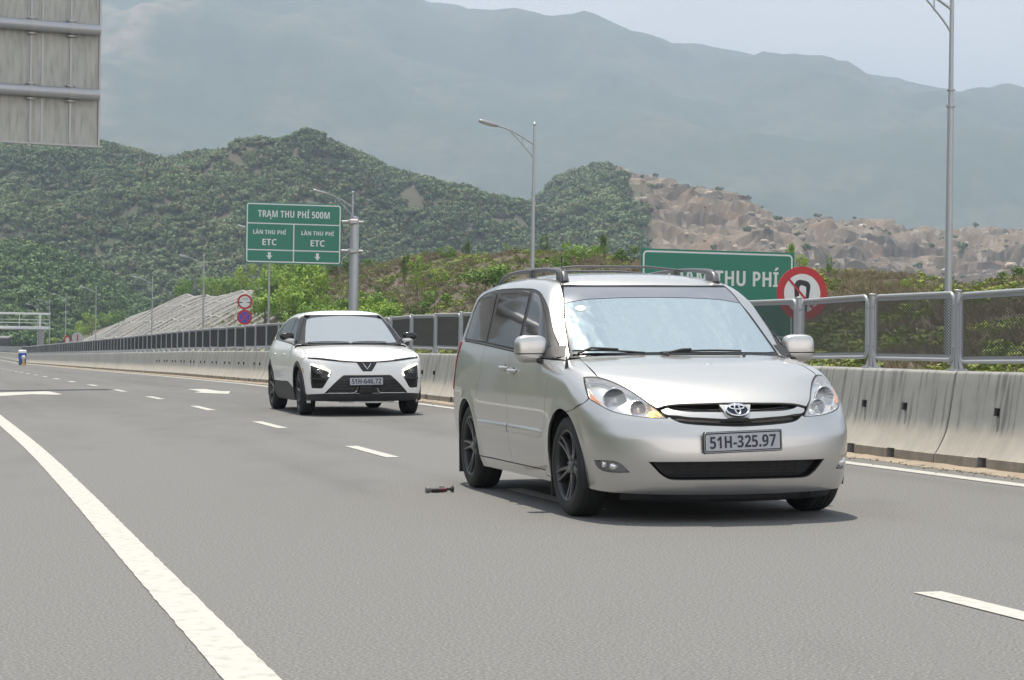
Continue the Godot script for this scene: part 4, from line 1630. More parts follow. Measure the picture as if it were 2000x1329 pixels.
	for w in [[-0.76, 1.118, -0.27, 1.10], [-0.16, 1.10, 0.46, 1.112]]:
		var mb := MB.new()
		var p := []
		for k in 9:
			var t := k / 8.0
			p.append(on(b, ["fu", lerpf(w[0], w[2], t), lerpf(w[1], w[3], t) + 0.010 * sin(t * PI)], 0.018))
		mb.tube(p, 0.008, 6)
		var ar := MB.new()
		ar.tube([p[5] + Vector3(0, 0.012, 0.0), p[2] + Vector3(0, 0.018, 0.012), p[0] + Vector3(0.02, -0.018, 0.07)] if w[0] < -0.5 else [p[3] + Vector3(0, 0.012, 0), p[2] + Vector3(0, 0.014, 0.02), p[0] + Vector3(0.0, -0.01, 0.06)], 0.009, 6)
		var wp := part("wiper", mb, M.plastic, root)
		part("wiper_arm", ar, M.plastic, wp)
	for x in [-0.128, 0.444]:
		var mb := MB.new()
		mb.blob(on(b, ["t", x, 1.27], 0.006), Vector3(0.012, 0.01, 0.012), 0.8, 10, 6)
		part("washer_nozzle", mb, M.plastic, root)
	# inspection sticker and mirror mount behind the glass
	var st := MB.new()
	var sp := on(b, ["fu", -0.585, 1.44], 0.003)
	var sn := b.normal(sp, 2)
	var sb := Basis.looking_at(-sn, Vector3.UP)
	st.xf = Transform3D(sb, sp)
	var el := PackedVector2Array()
	for q in disc(1.0, 24):
		el.append(Vector2(q.x * 0.042, q.y * 0.036))
	st.prism(el, 0.0, 0.001)
	part("sticker", st, mat(0.50, 0.62, 0.45, 0.5), root)
	# grille: dark recess, painted bar, emblem plate
	var grill := slot_low.duplicate()
	grill.append_array([["f", 0.478, 0.692], ["f", 0.520, 0.740], ["f", 0.52, 0.76], ["f", 0.44, 0.778], ["f", 0.2, 0.787], ["f", 0.0, 0.790]])
	one("grille", root, M.plastic, b, 6, 1, half(grill), [], Vector2(0.03, 0.03), -0.055, 0.0)
	one("grille_bar", root, S, b, 6, 1, half([["f", 0.0, 0.684], ["f", 0.08, 0.685], ["f", 0.24, 0.694], ["f", 0.34, 0.700], ["f", 0.41, 0.710], ["f", 0.465, 0.713], ["f", 0.495, 0.726], ["f", 0.505, 0.745], ["f", 0.455, 0.761], ["f", 0.42, 0.748], ["f", 0.33, 0.735], ["f", 0.19, 0.731], ["f", 0.0, 0.730]]), [], Vector2(0.02, 0.012), -0.002, 0.03)
	for y in [0.655, 0.672, 0.745, 0.76]:
		var mb := MB.new()
		var p := []
		for k in 15:
			p.append(on(b, ["f", lerpf(-0.40, 0.40, k / 14.0), y + 0.02 * pow(absf(k - 7) / 7.0, 2.0)], -0.03))
		mb.tube(p, 0.004, 5)
		part("grille_slat", mb, M.plastic, root)
	var em := one("emblem_plate", root, S, b, 6, 1, [["f", 0.113, 0.768], ["f", -0.113, 0.768], ["f", -0.072, 0.684], ["f", 0.072, 0.684]], [], Vector2(0.02, 0.02), 0.012, 0.03)
	var ep := on(b, ["f", 0.0, 0.727], 0.018)
	var eb := Basis.looking_at(-b.normal(pt3(b, ["f", 0.0, 0.727]), 1), Vector3.UP)
	var e1 := MB.new()
	e1.xf = Transform3D(eb, ep)
	ring(e1, 0.076, 0.052, Vector2.ZERO, 0.006, 0.0065)
	ring(e1, 0.050, 0.019, Vector2(0, 0.023), 0.007, 0.006)
	ring(e1, 0.0175, 0.043, Vector2(0, 0.002), 0.009, 0.006)
	part("emblem_rings", e1, M.chrome, em)
	var e2 := MB.new()
	e2.xf = Transform3D(eb, ep)
	el = PackedVector2Array()
	for q in disc(1.0, 36):
		el.append(Vector2(q.x * 0.075, q.y * 0.051))
	e2.prism(el, 0.0, 0.003)
	part("emblem_field", e2, mat(0.012, 0.013, 0.03, 0.2), em)
	one("lower_grille", root, M.plastic, b, 1, 1, intake, [], Vector2(0.04, 0.03), -0.07, 0.0)
	for k in 5:
		var mb := MB.new()
		var p := []
		var wd: float = lerpf(0.44, 0.56, k / 4.0)
		for q in 13:
			p.append(on(b, ["f", lerpf(-wd, wd, q / 12.0), 0.30 + 0.022 * k], -0.045))
		mb.tube(p, 0.004, 5)
		part("grille_slat", mb, M.black, root)
	for k in 13:
		var mb := MB.new()
		var x := lerpf(-0.42, 0.42, k / 12.0)
		mb.tube([on(b, ["f", x, 0.292], -0.05), on(b, ["f", x, 0.405], -0.05)], 0.0035, 5)
		part("grille_slat", mb, M.black, root)
	# headlights and fog lamps
	for sg in [1.0, -1.0]:
		var list: Array = hl if sg > 0 else mirror(hl)
		var o := outline(b, list, 6)
		var mb := MB.new()
		panel(mb, b, 6, 1, o.duplicate(), [], Vector2(0.03, 0.025), -0.05, 0.0, 1.0, 0.003)
		rim(mb, b, 6, 1, o, -0.001, 0.05, 1.0)
		var h := part("headlight", mb, M.reflector, root)
		var ln := MB.new()
		panel(ln, b, 6, 1, o.duplicate(), [], Vector2(0.02, 0.02), 0.0005, 0.0, 1.0, 0.004)
		part("lens", ln, M.clear, h)
		var sl := MB.new()
		bead(sl, b, 6, 1, o, 0.0045, -0.003)
		part("seal", sl, M.plastic, h)
		lamp_bowl(h, "main_lamp", on(b, ["f", 0.755 * sg, 0.832], -0.03), 0.25 * sg, 0.076)
		lamp_bowl(h, "dipped_lamp", on(b, ["f", 0.638 * sg, 0.768], -0.024), 0.15 * sg, 0.053)
		var am := MB.new()
		var al := [["f", 0.889, 0.818], ["f", 0.872, 0.797], ["f", 0.832, 0.763], ["f", 0.845, 0.80], ["f", 0.865, 0.845], ["f", 0.880, 0.888]]
		panel(am, b, 6, 1, outline(b, al if sg > 0 else mirror(al), 6, false), [], Vector2(0.02, 0.02), -0.006, 0.02, 1.0, 0.004)
		part("amber_reflector", am, M.amber, h)
		for k in 9:
			var bd := MB.new()
			var t := k / 8.0
			bd.blob(on(b, ["f", lerpf(0.52, 0.80, t) * sg, lerpf(0.704, 0.745, t * t)], -0.022), Vector3(0.012, 0.008, 0.01), 0.7, 8, 6)
			part("reflector_bead", bd, M.chrome, h)
		var tl := MB.new()
		var tp := on(b, ["f", 0.565 * sg, 0.735], -0.026)
		tl.blob(tp, Vector3(0.024, 0.019, 0.014), 1.0, 16, 10)
		part("turn_lamp", tl, M.lit_amber if sg < 0 else M.reflector, h)
		if sg < 0:
			var om := OmniLight3D.new()
			om.name = "turn_lamp_light"
			om.light_energy = 0.003
			om.light_color = Color(1.0, 0.70, 0.25)
			om.light_size = 0.02
			om.omni_range = 30.0
			om.omni_attenuation = 2.0
			om.shadow_enabled = true
			h.add_child(om)
			om.position = tp
		var fl: Array = fog if sg > 0 else mirror(fog)
		var fo := outline(b, fl, 1)
		var fm := MB.new()
		panel(fm, b, 1, 1, fo.duplicate(), [], Vector2(0.03, 0.025), -0.035, 0.0)
		var f := part("fog_lamp", fm, M.trim_grey, root)
		var fb := MB.new()
		fb.blob(on(b, ["f", 0.815 * sg, 0.373], -0.026), Vector3(0.034, 0.026, 0.02), 1.0, 16, 10)
		fb.blob(on(b, ["f", 0.862 * sg, 0.383], -0.022), Vector3(0.018, 0.022, 0.012), 0.5, 10, 8)
		part("fog_bulb", fb, M.reflector, f)
		var fc := MB.new()
		panel(fc, b, 1, 1, fo.duplicate(), [], Vector2(0.03, 0.025), -0.006, 0.0)
		part("lens", fc, M.clear, f)
	number_plate(root, "51H-325.97", Transform3D(Basis(Vector3(0, 0, 1), 0.030), Vector3(-0.004, 0.540, 2.482)), true)
	# lower valance, wheel housings, floor
	var ub := MB.new()
	ub.box(Vector3(0, 0.24, 1.55), Vector3(1.15, 0.16, 1.5), 0.03)
	ub.box(Vector3(0, 0.30, 0.0), Vector3(1.70, 0.16, 2.1), 0.02)
	ub.box(Vector3(0, 0.34, -1.75), Vector3(1.2, 0.22, 1.4), 0.02)
	ub.box(Vector3(0, 0.62, -0.2), Vector3(1.25, 0.45, 3.6), 0.02)
	ub.box(Vector3(0, 1.2, -0.7), Vector3(1.1, 0.5, 2.6), 0.02)
	ub.box(Vector3(0.45, 0.2, -1.05), Vector3(0.3, 0.12, 0.25), 0.02)
	part("underbody", ub, M.black, root)
	var va := MB.new()
	var rows := []
	for k in 21:
		var x := lerpf(-0.74, 0.74, k / 20.0)
		var z := 2.38 - 0.30 * x * x - 0.25 * pow(absf(x), 5.0)
		rows.append([Vector3(x, 0.20, z - 0.01), Vector3(x, 0.165, z - 0.03), Vector3(x, 0.135 + 0.03 * pow(absf(x), 3.0), z - 0.07), Vector3(x, 0.14, z - 0.25)])
	va.grid(rows)
	part("front_valance", va, M.plastic, root)
	for sg in [1.0, -1.0]:
		for z in [1.515, -1.515]:
			var ww := MB.new()
			var r2 := []
			for k in 19:
				var a := deg_to_rad(-20 + 220.0 * k / 18.0)
				r2.append([Vector3(0.945 * sg, 0.34 + sin(a) * 0.388, z + cos(a) * 0.388), Vector3(0.62 * sg, 0.34 + sin(a) * 0.40, z + cos(a) * 0.40)])
			ww.grid(r2)
			part("wheel_housing", ww, M.black, root)
			var wx := Transform3D(Basis(), Vector3(0.832, 0.347, z)) if sg > 0 else Transform3D(Basis(Vector3.UP, PI), Vector3(-0.832, 0.347, z))
			wx.basis = Basis(Vector3.UP, 0.05 if z > 0 else 0.0) * wx.basis * Basis(Vector3(1, 0, 0), 0.4 if z > 0 else 1.3)
			wheel(root, wx, 0.347, 0.225, 0.245, 5, M.rim_dark, M.rim_face, 0)
			var fl := MB.new()
			fl.box(Vector3(0.84 * sg, 0.23, z - 0.405), Vector3(0.2, 0.24, 0.012), 0.004)
			part("mudflap", fl, M.plastic, root)
		# mouldings, handles, mirrors, rails
		for seg in [[0.95, -0.035], [-0.065, -1.06]]:
			var mm := MB.new()
			var mp := []
			var mrad := []
			for k in 15:
				var t := k / 14.0
				var c := pt3(b, ["sg", lerpf(seg[0], seg[1], t), 0.545 + 0.006 * (1.0 if seg[1] < -0.5 else t)])
				mp.append(Vector3((c.x - 0.002) * sg, c.y, c.z))
				mrad.append(0.016 * smoothstep(-0.12, 0.10, t if seg[0] > 0.5 else 1.0))
			mm.tube(mp, mrad, 12, true, 2.2)
			part("side_moulding", mm, S, root)
		for hz in [[-0.155, 0.995], [0.125, 0.975]]:
			var c := pt3(b, ["sg", hz[0], hz[1]])
			var cup := MB.new()
			cup.blob(Vector3((c.x - 0.004) * sg, c.y, c.z), Vector3(0.008, 0.042, 0.05), 1.0, 16, 10)
			var hd := part("handle_cup", cup, M.trim_grey, root)
			var hb := MB.new()
			var hp := []
			for k in 9:
				var t := k / 8.0
				hp.append(Vector3((c.x + 0.004 + 0.034 * sin(t * PI)) * sg, c.y + 0.004, c.z + lerpf(-0.095, 0.095, t)))
			hb.tube(hp, [0.010, 0.014, 0.016, 0.017, 0.017, 0.017, 0.016, 0.014, 0.010], 10, true, 1.15)
			part("handle", hb, S, hd)
		var mr := MB.new()
		mr.blob(Vector3(1.018 * sg, 1.145, 0.845), Vector3(0.118, 0.100, 0.062), 0.55, 26, 16, Basis(Vector3.UP, -0.10 * sg))
		var mo := part("door_mirror", mr, S, root)
		var mbk := MB.new()
		mbk.blob(Vector3(1.018 * sg, 1.112, 0.850), Vector3(0.1185, 0.005, 0.0625), 0.4, 24, 8, Basis(Vector3.UP, -0.10 * sg))
		mbk.box(Vector3(0.925 * sg, 1.060, 0.88), Vector3(0.12, 0.035, 0.08), 0.012)
		part("mirror_base", mbk, M.plastic, mo)
		var sail := MB.new()
		panel(sail, b, 0, 0, outline(b, [["sg", 1.066, 1.082], ["sg", 0.955, 1.170], ["sg", 0.90, 1.165], ["sg", 0.85, 1.09]], 0, false), [], Vector2(0.05, 0.03), 0.004, 0.008, sg)
		part("mirror_sail", sail, M.plastic, mo)
		var rl := MB.new()
		var rp := []
		for q in [[-1.90, 0.0], [-1.84, 0.035], [-1.72, 0.06], [-1.5, 0.073], [-1.1, 0.072], [-0.7, 0.068], [-0.3, 0.068], [0.0, 0.070], [0.12, 0.066], [0.19, 0.05], [0.225, 0.0]]:
			var base := b.at(2, Vector2(0.595, q[0]), 2)
			rp.append(Vector3(0.595 * sg, base.y + q[1] - 0.01, q[0]))
		rl.tube(rp, [0.016, 0.018, 0.017, 0.016, 0.015, 0.015, 0.017, 0.023, 0.031, 0.035, 0.037], 10, true, 0.95)
		var rr := part("roof_rail", rl, M.trim_grey, root)
		for z in [-0.75, 0.12]:
			var foot := MB.new()
			var y := b.at(2, Vector2(0.595, z), 2).y
			foot.box(Vector3(0.595 * sg, y + 0.03, z), Vector3(0.045, 0.08, 0.09 if z < 0 else 0.15), 0.015)
			part("rail_foot", foot, M.trim_grey, rr)
	for z in [-0.55, -1.35]:
		var cb := MB.new()
		var y := b.at(2, Vector2(0.0, z), 2).y
		cb.tube([Vector3(-0.60, y + 0.02, z), Vector3(-0.3, y + 0.05, z), Vector3(0.3, y + 0.05, z), Vector3(0.60, y + 0.02, z)], 0.014, 8, true, 0.7)
		part("cross_bar", cb, M.trim_grey, root)
	var an := MB.new()
	var ab := on(b, ["s", 1.35, 1.0], -0.01)
	ab = Vector3(-0.905, 0.99, 1.40)
	an.tube([ab + Vector3(0, 0, 0.02), ab + Vector3(0.004, 0.06, 0.0), ab + Vector3(0.008, 0.10, -0.012)], [0.016, 0.011, 0.004], 8)
	an.tube([ab + Vector3(0.008, 0.10, -0.012), ab + Vector3(0.02, 0.84, -0.20)], 0.0028, 6)
	part("aerial", an, M.plastic, root)

func suv() -> void:
	var b := Body.new()
	b.side = Lut.new([0.2, 0.3, 0.45, 0.6, 0.75, 0.88, 1.0, 1.1, 1.25, 1.45, 1.58, 1.66], [0.89, 0.925, 0.945, 0.955, 0.965, 0.96, 0.938, 0.895, 0.825, 0.735, 0.68, 0.60], 0.0, 2.3)
	b.nose = Lut.new([0.2, 0.3, 0.4, 0.5, 0.65, 0.8, 0.87, 0.93, 1.0], [2.24, 2.30, 2.33, 2.335, 2.32, 2.28, 2.25, 2.18, 2.0], 0.0, 2.3)
	b.hood = Lut.new([0.7, 1.0, 1.4, 1.8, 2.1, 2.25, 2.35], [1.13, 1.095, 1.06, 1.01, 0.945, 0.89, 0.82], -3.3, 3.3)
	b.roof = Lut.new([-2.3, -1.8, -1.2, -0.6, -0.1, 0.2, 0.5], [1.36, 1.50, 1.60, 1.645, 1.645, 1.615, 1.53], -3.3, 3.3)
	b.tail = Lut.new([0.2, 0.5, 0.8, 1.0, 1.2, 1.4, 1.6], [2.28, 2.36, 2.38, 2.37, 2.26, 2.14, 2.0], 0.0, 2.3)
	b.taper = [0.06, 0.08, 1.2, 1.3]
	b.nose_c = [0.20, 0.22]
	b.hood_c = [0.03, 0.01]
	b.ws = [1.12, 1.07, 1.75, 0.10, 0.0]
	b.roof_c = [0.025, 0.02, 0.6]
	b.arch = [1.475, -1.475, 0.365, 0.010]
	var at := frame(36.03, 6.702, 0.0, false)
	at.basis = at.basis * Basis(Vector3.UP, -0.02)
	at.basis = at.basis.scaled(Vector3.ONE * 1.04)
	var root := thing("white_car", "white crossover car with black lower cladding following behind the silver van", "car", at)
	var W: Material = M.white
	var C := Vector2(0.04, 0.035)
	var hl := [["f", 0.845, 0.812], ["f", 0.80, 0.800], ["f", 0.572, 0.714], ["f", 0.543, 0.66], ["f", 0.575, 0.60], ["f", 0.672, 0.440], ["f", 0.70, 0.427], ["f", 0.835, 0.430], ["f", 0.852, 0.60]]
	var gr := [["f", 0.0, 0.632], ["f", 0.34, 0.632], ["f", 0.38, 0.622], ["f", 0.655, 0.346], ["f", 0.0, 0.346]]
	var arch_out := arc(1.475, 0.365, 0.475, 62, -4, 8)
	var fas := [["f", 0.0, 0.828], ["f", 0.15, 0.832], ["f", 0.5, 0.858], ["f", 0.80, 0.888], ["f", 0.872, 0.898], ["s", 1.78, 0.845], ["s", 1.72, 0.80]]
	fas.append_array(arch_out)
	fas.append_array([["f", 0.84, 0.335], ["f", 0.655, 0.345], ["f", 0.0, 0.345]])
	one("front_bumper", root, W, b, 1, 1, half(fas), [half(gr), hl, mirror(hl)], Vector2(0.03, 0.03))
	one("grille", root, M.plastic, b, 1, 1, half(gr), [], C, -0.03, 0.0)
	for k in 5:
		var mb := MB.new()
		var y := 0.36 + 0.045 * k
		var wd := 0.60 - (y - 0.36) * 0.95
		mb.tube([on(b, ["f", -wd, y], -0.02), on(b, ["f", -wd * 0.5, y], -0.02), on(b, ["f", 0.0, y], -0.02), on(b, ["f", wd * 0.5, y], -0.02), on(b, ["f", wd, y], -0.02)], 0.007, 6)
		part("grille_slat", mb, M.black_gloss, root)
	for sg in [1.0, -1.0]:
		var mb := MB.new()
		var p := []
		for q in [[0.155, 0.43], [0.165, 0.39], [0.20, 0.362], [0.26, 0.358], [0.42, 0.358], [0.60, 0.358]]:
			p.append(on(b, ["f", q[0] * sg, q[1]], -0.004))
		mb.tube(p, 0.006, 6)
		part("grille_trim", mb, M.chrome, root)
	# strip and badge across the nose
	one("nose_strip", root, M.black_gloss, b, 6, 1, half([["f", 0.0, 0.818], ["f", 0.16, 0.818], ["f", 0.5, 0.841], ["f", 0.80, 0.874], ["f", 0.868, 0.882], ["f", 0.866, 0.902], ["f", 0.80, 0.896], ["f", 0.5, 0.866], ["f", 0.15, 0.838], ["f", 0.0, 0.836]]), [], Vector2(0.04, 0.03), 0.004, 0.012)
	var bd := one("badge_panel", root, M.black_gloss, b, 1, 1, half([["f", 0.0, 0.822], ["f", 0.165, 0.822], ["f", 0.14, 0.79], ["f", 0.078, 0.695], ["f", 0.06, 0.684], ["f", 0.0, 0.684]]), [], Vector2(0.03, 0.03), 0.006, 0.012)
	var vm := MB.new()
	for sg in [1.0, -1.0]:
		vm.tube([on(b, ["f", 0.062 * sg, 0.805], 0.012), on(b, ["f", 0.036 * sg, 0.765], 0.016), on(b, ["f", 0.0, 0.715], 0.014)], [0.004, 0.008, 0.005], 6)
	part("badge", vm, M.chrome, bd)
	var bon := [["f", 0.0, 0.842], ["f", 0.15, 0.845], ["f", 0.5, 0.872], ["f", 0.80, 0.900], ["f", 0.865, 0.905], ["t", 0.86, 1.6], ["t", 0.845, 1.2], ["t", 0.82, 0.92], ["t", 0.5, 1.02], ["t", 0.0, 1.06]]
	one("bonnet", root, W, b, 2, 1, half(bon), [], C)
	var wing := [["t", 0.82, 0.92], ["t", 0.845, 1.2], ["t", 0.86, 1.6], ["f", 0.868, 0.903], ["s", 1.78, 0.845], ["s", 1.72, 0.80]]
	wing.append_array(arc(1.475, 0.365, 0.475, 62, 184, 10))
	wing.append_array([["s", 0.96, 0.33], ["s", 0.95, 0.6], ["s", 0.93, 0.9], ["s", 0.90, 1.06]])
	two("wing", root, W, b, 4, 1, wing, [], Vector2(0.04, 0.03))
	two("front_door", root, W, b, 0, 0, [["sg", 0.95, 0.42], ["sg", 0.95, 0.6], ["sg", 0.93, 0.9], ["sg", 0.90, 1.075], ["sg", 0.4, 1.105], ["sg", -0.12, 1.125], ["sg", -0.15, 0.8], ["sg", -0.12, 0.50], ["sg", 0.5, 0.50]], [], C)
	var rd := [["sg", -0.12, 0.50], ["sg", -0.15, 0.8], ["sg", -0.12, 1.125], ["sg", -0.6, 1.14], ["sg", -1.1, 1.155], ["sg", -1.14, 0.95]]
	rd.append_array(arc(-1.475, 0.365, 0.475, 50, 16, 5))
	two("rear_door", root, W, b, 0, 0, rd, [], C)
	var qt := [["sg", -1.1, 1.155], ["sg", -1.14, 0.95]]
	qt.append_array(arc(-1.475, 0.365, 0.475, 50, 180, 12))
	qt.append_array([["sg", -2.2, 0.42], ["sg", -2.31, 0.6], ["sg", -2.32, 0.95], ["sg", -2.22, 1.12], ["sg", -1.7, 1.165]])
	two("quarter_panel", root, W, b, 0, 0, qt, [], C)
	# black cladding: wheel arches, sills, chin
	for z in [1.475, -1.475]:
		var cl := arc(z, 0.365, 0.475, 186 if z > 0 else 184, -4, 16)
		cl.append_array(arc(z, 0.365, 0.405, -14, 194, 16))
		two("arch_trim", root, M.plastic, b, 0, 0, cl, [], Vector2(0.05, 0.03), 0.004, 0.02)
	two("sill_trim", root, M.plastic, b, 0, 0, [["sg", 0.99, 0.34], ["sg", 0.95, 0.415], ["sg", 0.5, 0.495], ["sg", -0.9, 0.495], ["sg", -0.99, 0.40], ["sg", -1.03, 0.24], ["sg", -0.9, 0.21], ["sg", 0.9, 0.21], ["sg", 1.05, 0.24]], [], C, 0.003)
	var chin := [["f", 0.0, 0.344], ["f", 0.655, 0.344], ["f", 0.84, 0.334]]
	chin.append_array(arc(1.475, 0.365, 0.475, -5, -16, 2))
	chin.append_array([["f", 0.80, 0.24], ["f", 0.5, 0.225], ["f", 0.0, 0.225]])
	one("chin", root, M.plastic, b, 1, 1, half(chin), [], C, 0.004)
	# glasshouse
	var ws_edge := [["fu", 0.80, 1.10], ["fu", 0.745, 1.26], ["fu", 0.70, 1.40], ["tu", 0.63, 0.13]]
	var seam := [["tu", 0.595, 0.03], ["tu", 0.575, -0.3], ["tu", 0.565, -0.8], ["tu", 0.54, -1.4], ["tu", 0.47, -1.95]]
	var dlo := [["sg", 0.88, 1.085], ["sg", 0.62, 1.26], ["sg", 0.38, 1.40], ["sg", 0.12, 1.505], ["sg", -0.15, 1.535], ["sg", -0.6, 1.535], ["sg", -1.1, 1.475], ["sg", -1.5, 1.375], ["sg", -1.85, 1.24], ["sg", -1.7, 1.175], ["sg", -1.1, 1.162], ["sg", -0.12, 1.13], ["sg", 0.4, 1.11]]
	var fr := [["sg", 0.90, 1.08]]
	fr.append_array(ws_edge)
	fr.append_array(seam)
	fr.append_array([["sg", -2.14, 1.25], ["sg", -2.2, 1.125], ["sg", -1.7, 1.168], ["sg", -1.1, 1.158], ["sg", -0.12, 1.128], ["sg", 0.4, 1.108]])
	two("side_frame", root, W, b, 4, 0, fr, [dlo], Vector2(0.05, 0.03))
	two("window_trim", root, M.black_gloss, b, 0, 0, dlo, [], Vector2(0.08, 0.04), -0.004, 0.0)
	for g in [[["sg", 0.78, 1.115], ["sg", 0.58, 1.25], ["sg", 0.34, 1.385], ["sg", 0.10, 1.48], ["sg", -0.06, 1.505], ["sg", -0.04, 1.15], ["sg", 0.4, 1.128]], [["sg", -0.12, 1.152], ["sg", -0.14, 1.51], ["sg", -0.6, 1.512], ["sg", -1.08, 1.455], ["sg", -1.25, 1.185]], [["sg", -1.31, 1.19], ["sg", -1.16, 1.435], ["sg", -1.48, 1.35], ["sg", -1.74, 1.245], ["sg", -1.66, 1.195]]]:
		two("window", root, M.tint, b, 0, 0, g, [], Vector2(0.08, 0.04), 0.0, 0.004)
	var rf := [["tu", 0.0, 0.225], ["tu", 0.3, 0.21], ["tu", 0.5, 0.17], ["tu", 0.61, 0.115]]
	rf.append_array(seam)
	rf.append_array([["tu", 0.0, -2.02]])
	one("roof", root, W, b, 2, 2, half(rf), [], Vector2(0.06, 0.06))
	one("tailgate", root, W, b, 5, 0, half([Vector3(0, 1.40, -2.1), Vector3(0.48, 1.38, -2.1), Vector3(0.66, 1.12, -2.2), Vector3(0.82, 0.9, -2.3), Vector3(0.82, 0.42, -2.3), Vector3(0, 0.40, -2.3)]), [], Vector2(0.07, 0.06))
	one("rear_window", root, M.tint, b, 5, 0, half([Vector3(0, 1.52, -2.0), Vector3(0.42, 1.50, -2.0), Vector3(0.58, 1.2, -2.1), Vector3(0, 1.2, -2.1)]), [], Vector2(0.07, 0.06), 0.004, 0.004)
	one("windscreen_border", root, M.black_gloss, b, 3, 2, half([["fu", 0.0, 1.085], ["fu", 0.6, 1.085], ["fu", 0.80, 1.098], ["fu", 0.748, 1.26], ["fu", 0.703, 1.40], ["tu", 0.628, 0.135], ["tu", 0.5, 0.18], ["tu", 0.0, 0.235]]), [], Vector2(0.06, 0.05), -0.001, 0.012)
	one("windscreen", root, M.suv_glass, b, 3, 2, half([["fu", 0.0, 1.115], ["fu", 0.6, 1.115], ["fu", 0.742, 1.122], ["fu", 0.70, 1.26], ["fu", 0.655, 1.40], ["fu", 0.612, 1.495], ["fu", 0.5, 1.525], ["fu", 0.0, 1.555]]), [], Vector2(0.04, 0.04), 0.002, 0.0)
	one("cowl", root, M.plastic, b, 2, 0, half([["tg", 0.0, 1.07], ["tg", 0.5, 1.03], ["tg", 0.82, 0.93], ["tg", 0.78, 0.85], ["tg", 0.5, 0.94], ["tg", 0.0, 0.98]]), [], C, -0.004, 0.0)
	for w in [[-0.70, -0.05], [0.0, 0.56]]:
		var mb := MB.new()
		var p := []
		for k in 6:
			var t := k / 5.0
			p.append(on(b, ["fu", lerpf(w[0], w[1], t), 1.118 + 0.012 * sin(t * PI)], 0.014))
		mb.tube(p, 0.008, 6)
		part("wiper", mb, M.plastic, root)
	var ap := [["sg", 0.90, 1.08]]
	ap.append_array(ws_edge)
	ap.append_array([["sg", 0.12, 1.506], ["sg", 0.38, 1.40], ["sg", 0.62, 1.26], ["sg", 0.88, 1.085]])
	two("pillar_trim", root, M.black_gloss, b, 4, 0, ap, [], Vector2(0.05, 0.03), 0.003, 0.006)
	# headlights: dark units with a lit angled strip
	for sg in [1.0, -1.0]:
		var o := outline(b, hl if sg > 0 else mirror(hl), 1, false)
		var mb := MB.new()
		panel(mb, b, 1, 1, o.duplicate(), [], Vector2(0.04, 0.04), -0.022, 0.0)
		var h := part("headlight", mb, M.black_gloss, root)
		var dr := MB.new()
		var p := []
		for q in [[0.838, 0.797], [0.80, 0.785], [0.70, 0.747], [0.60, 0.709], [0.572, 0.69], [0.566, 0.665], [0.580, 0.635], [0.592, 0.610]]:
			p.append(on(b, ["f", q[0] * sg, q[1]], -0.004))
		dr.tube(p, [0.012, 0.017, 0.017, 0.017, 0.017, 0.016, 0.015, 0.012], 8)
		part("running_light", dr, M.lit_white, h)
		var om := OmniLight3D.new()
		om.name = "running_light_lamp"
		om.light_energy = 0.002
		om.light_color = Color(1.0, 0.97, 0.86)
		om.light_size = 0.03
		om.omni_range = 40.0
		om.omni_attenuation = 2.0
		om.shadow_enabled = true
		h.add_child(om)
		om.position = on(b, ["f", 0.69 * sg, 0.745], 0.03)
		var pj := MB.new()
		pj.xf = Transform3D(Basis(Vector3.UP, 0.2 * sg), on(b, ["f", 0.72 * sg, 0.69], -0.012))
		var pp := []
		for q in round_rect(0.075, 0.05, 0.014):
			pp.append(Vector3(q.x, q.y, 0))
		pp.append(pp[0])
		pj.tube(pp, 0.006, 6, false, 1.0, Vector3(0, 0, 1))
		pj.blob(Vector3(0, 0, -0.01), Vector3(0.02, 0.018, 0.016), 1.0, 12, 8)
		part("projector", pj, M.dark_chrome, h)
		var sh := MB.new()
		sh.tube([on(b, ["f", 0.59 * sg, 0.585], -0.008), on(b, ["f", 0.72 * sg, 0.57], -0.006), on(b, ["f", 0.845 * sg, 0.58], -0.006)], 0.010, 6)
		part("lamp_divider", sh, M.plastic, h)
		var mr := MB.new()
		mr.blob(Vector3(1.00 * sg, 1.225, 0.72), Vector3(0.115, 0.062, 0.07), 0.75, 22, 14, Basis(Vector3.UP, -0.15 * sg) * Basis(Vector3(0, 0, 1), -0.10 * sg))
		var mo := part("door_mirror", mr, M.black_gloss, root)
		var mw := MB.new()
		mw.blob(Vector3(0.975 * sg, 1.175, 0.725), Vector3(0.105, 0.035, 0.058), 0.8, 18, 10, Basis(Vector3(0, 0, 1), 0.22 * sg))
		mw.tube([Vector3(0.93 * sg, 1.165, 0.72), Vector3(0.875 * sg, 1.10, 0.73)], [0.03, 0.022], 8, true, 0.8)
		part("mirror_base", mw, W, mo)
		for hz in [-0.02, -1.02]:
			var hm := MB.new()
			var c := pt3(b, ["sg", hz + 0.1, 0.93])
			hm.blob(Vector3((c.x + 0.003) * sg, c.y, c.z), Vector3(0.012, 0.016, 0.09), 0.5, 12, 8)
			part("door_handle", hm, W, root)
		var am := MB.new()
		panel(am, b, 0, 0, outline(b, [["sg", 1.86, 0.74], ["sg", 1.89, 0.66], ["sg", 1.93, 0.66], ["sg", 1.90, 0.74]], 0, false), [], C, 0.003, 0.004, sg)
		part("side_reflector", am, M.amber, root)
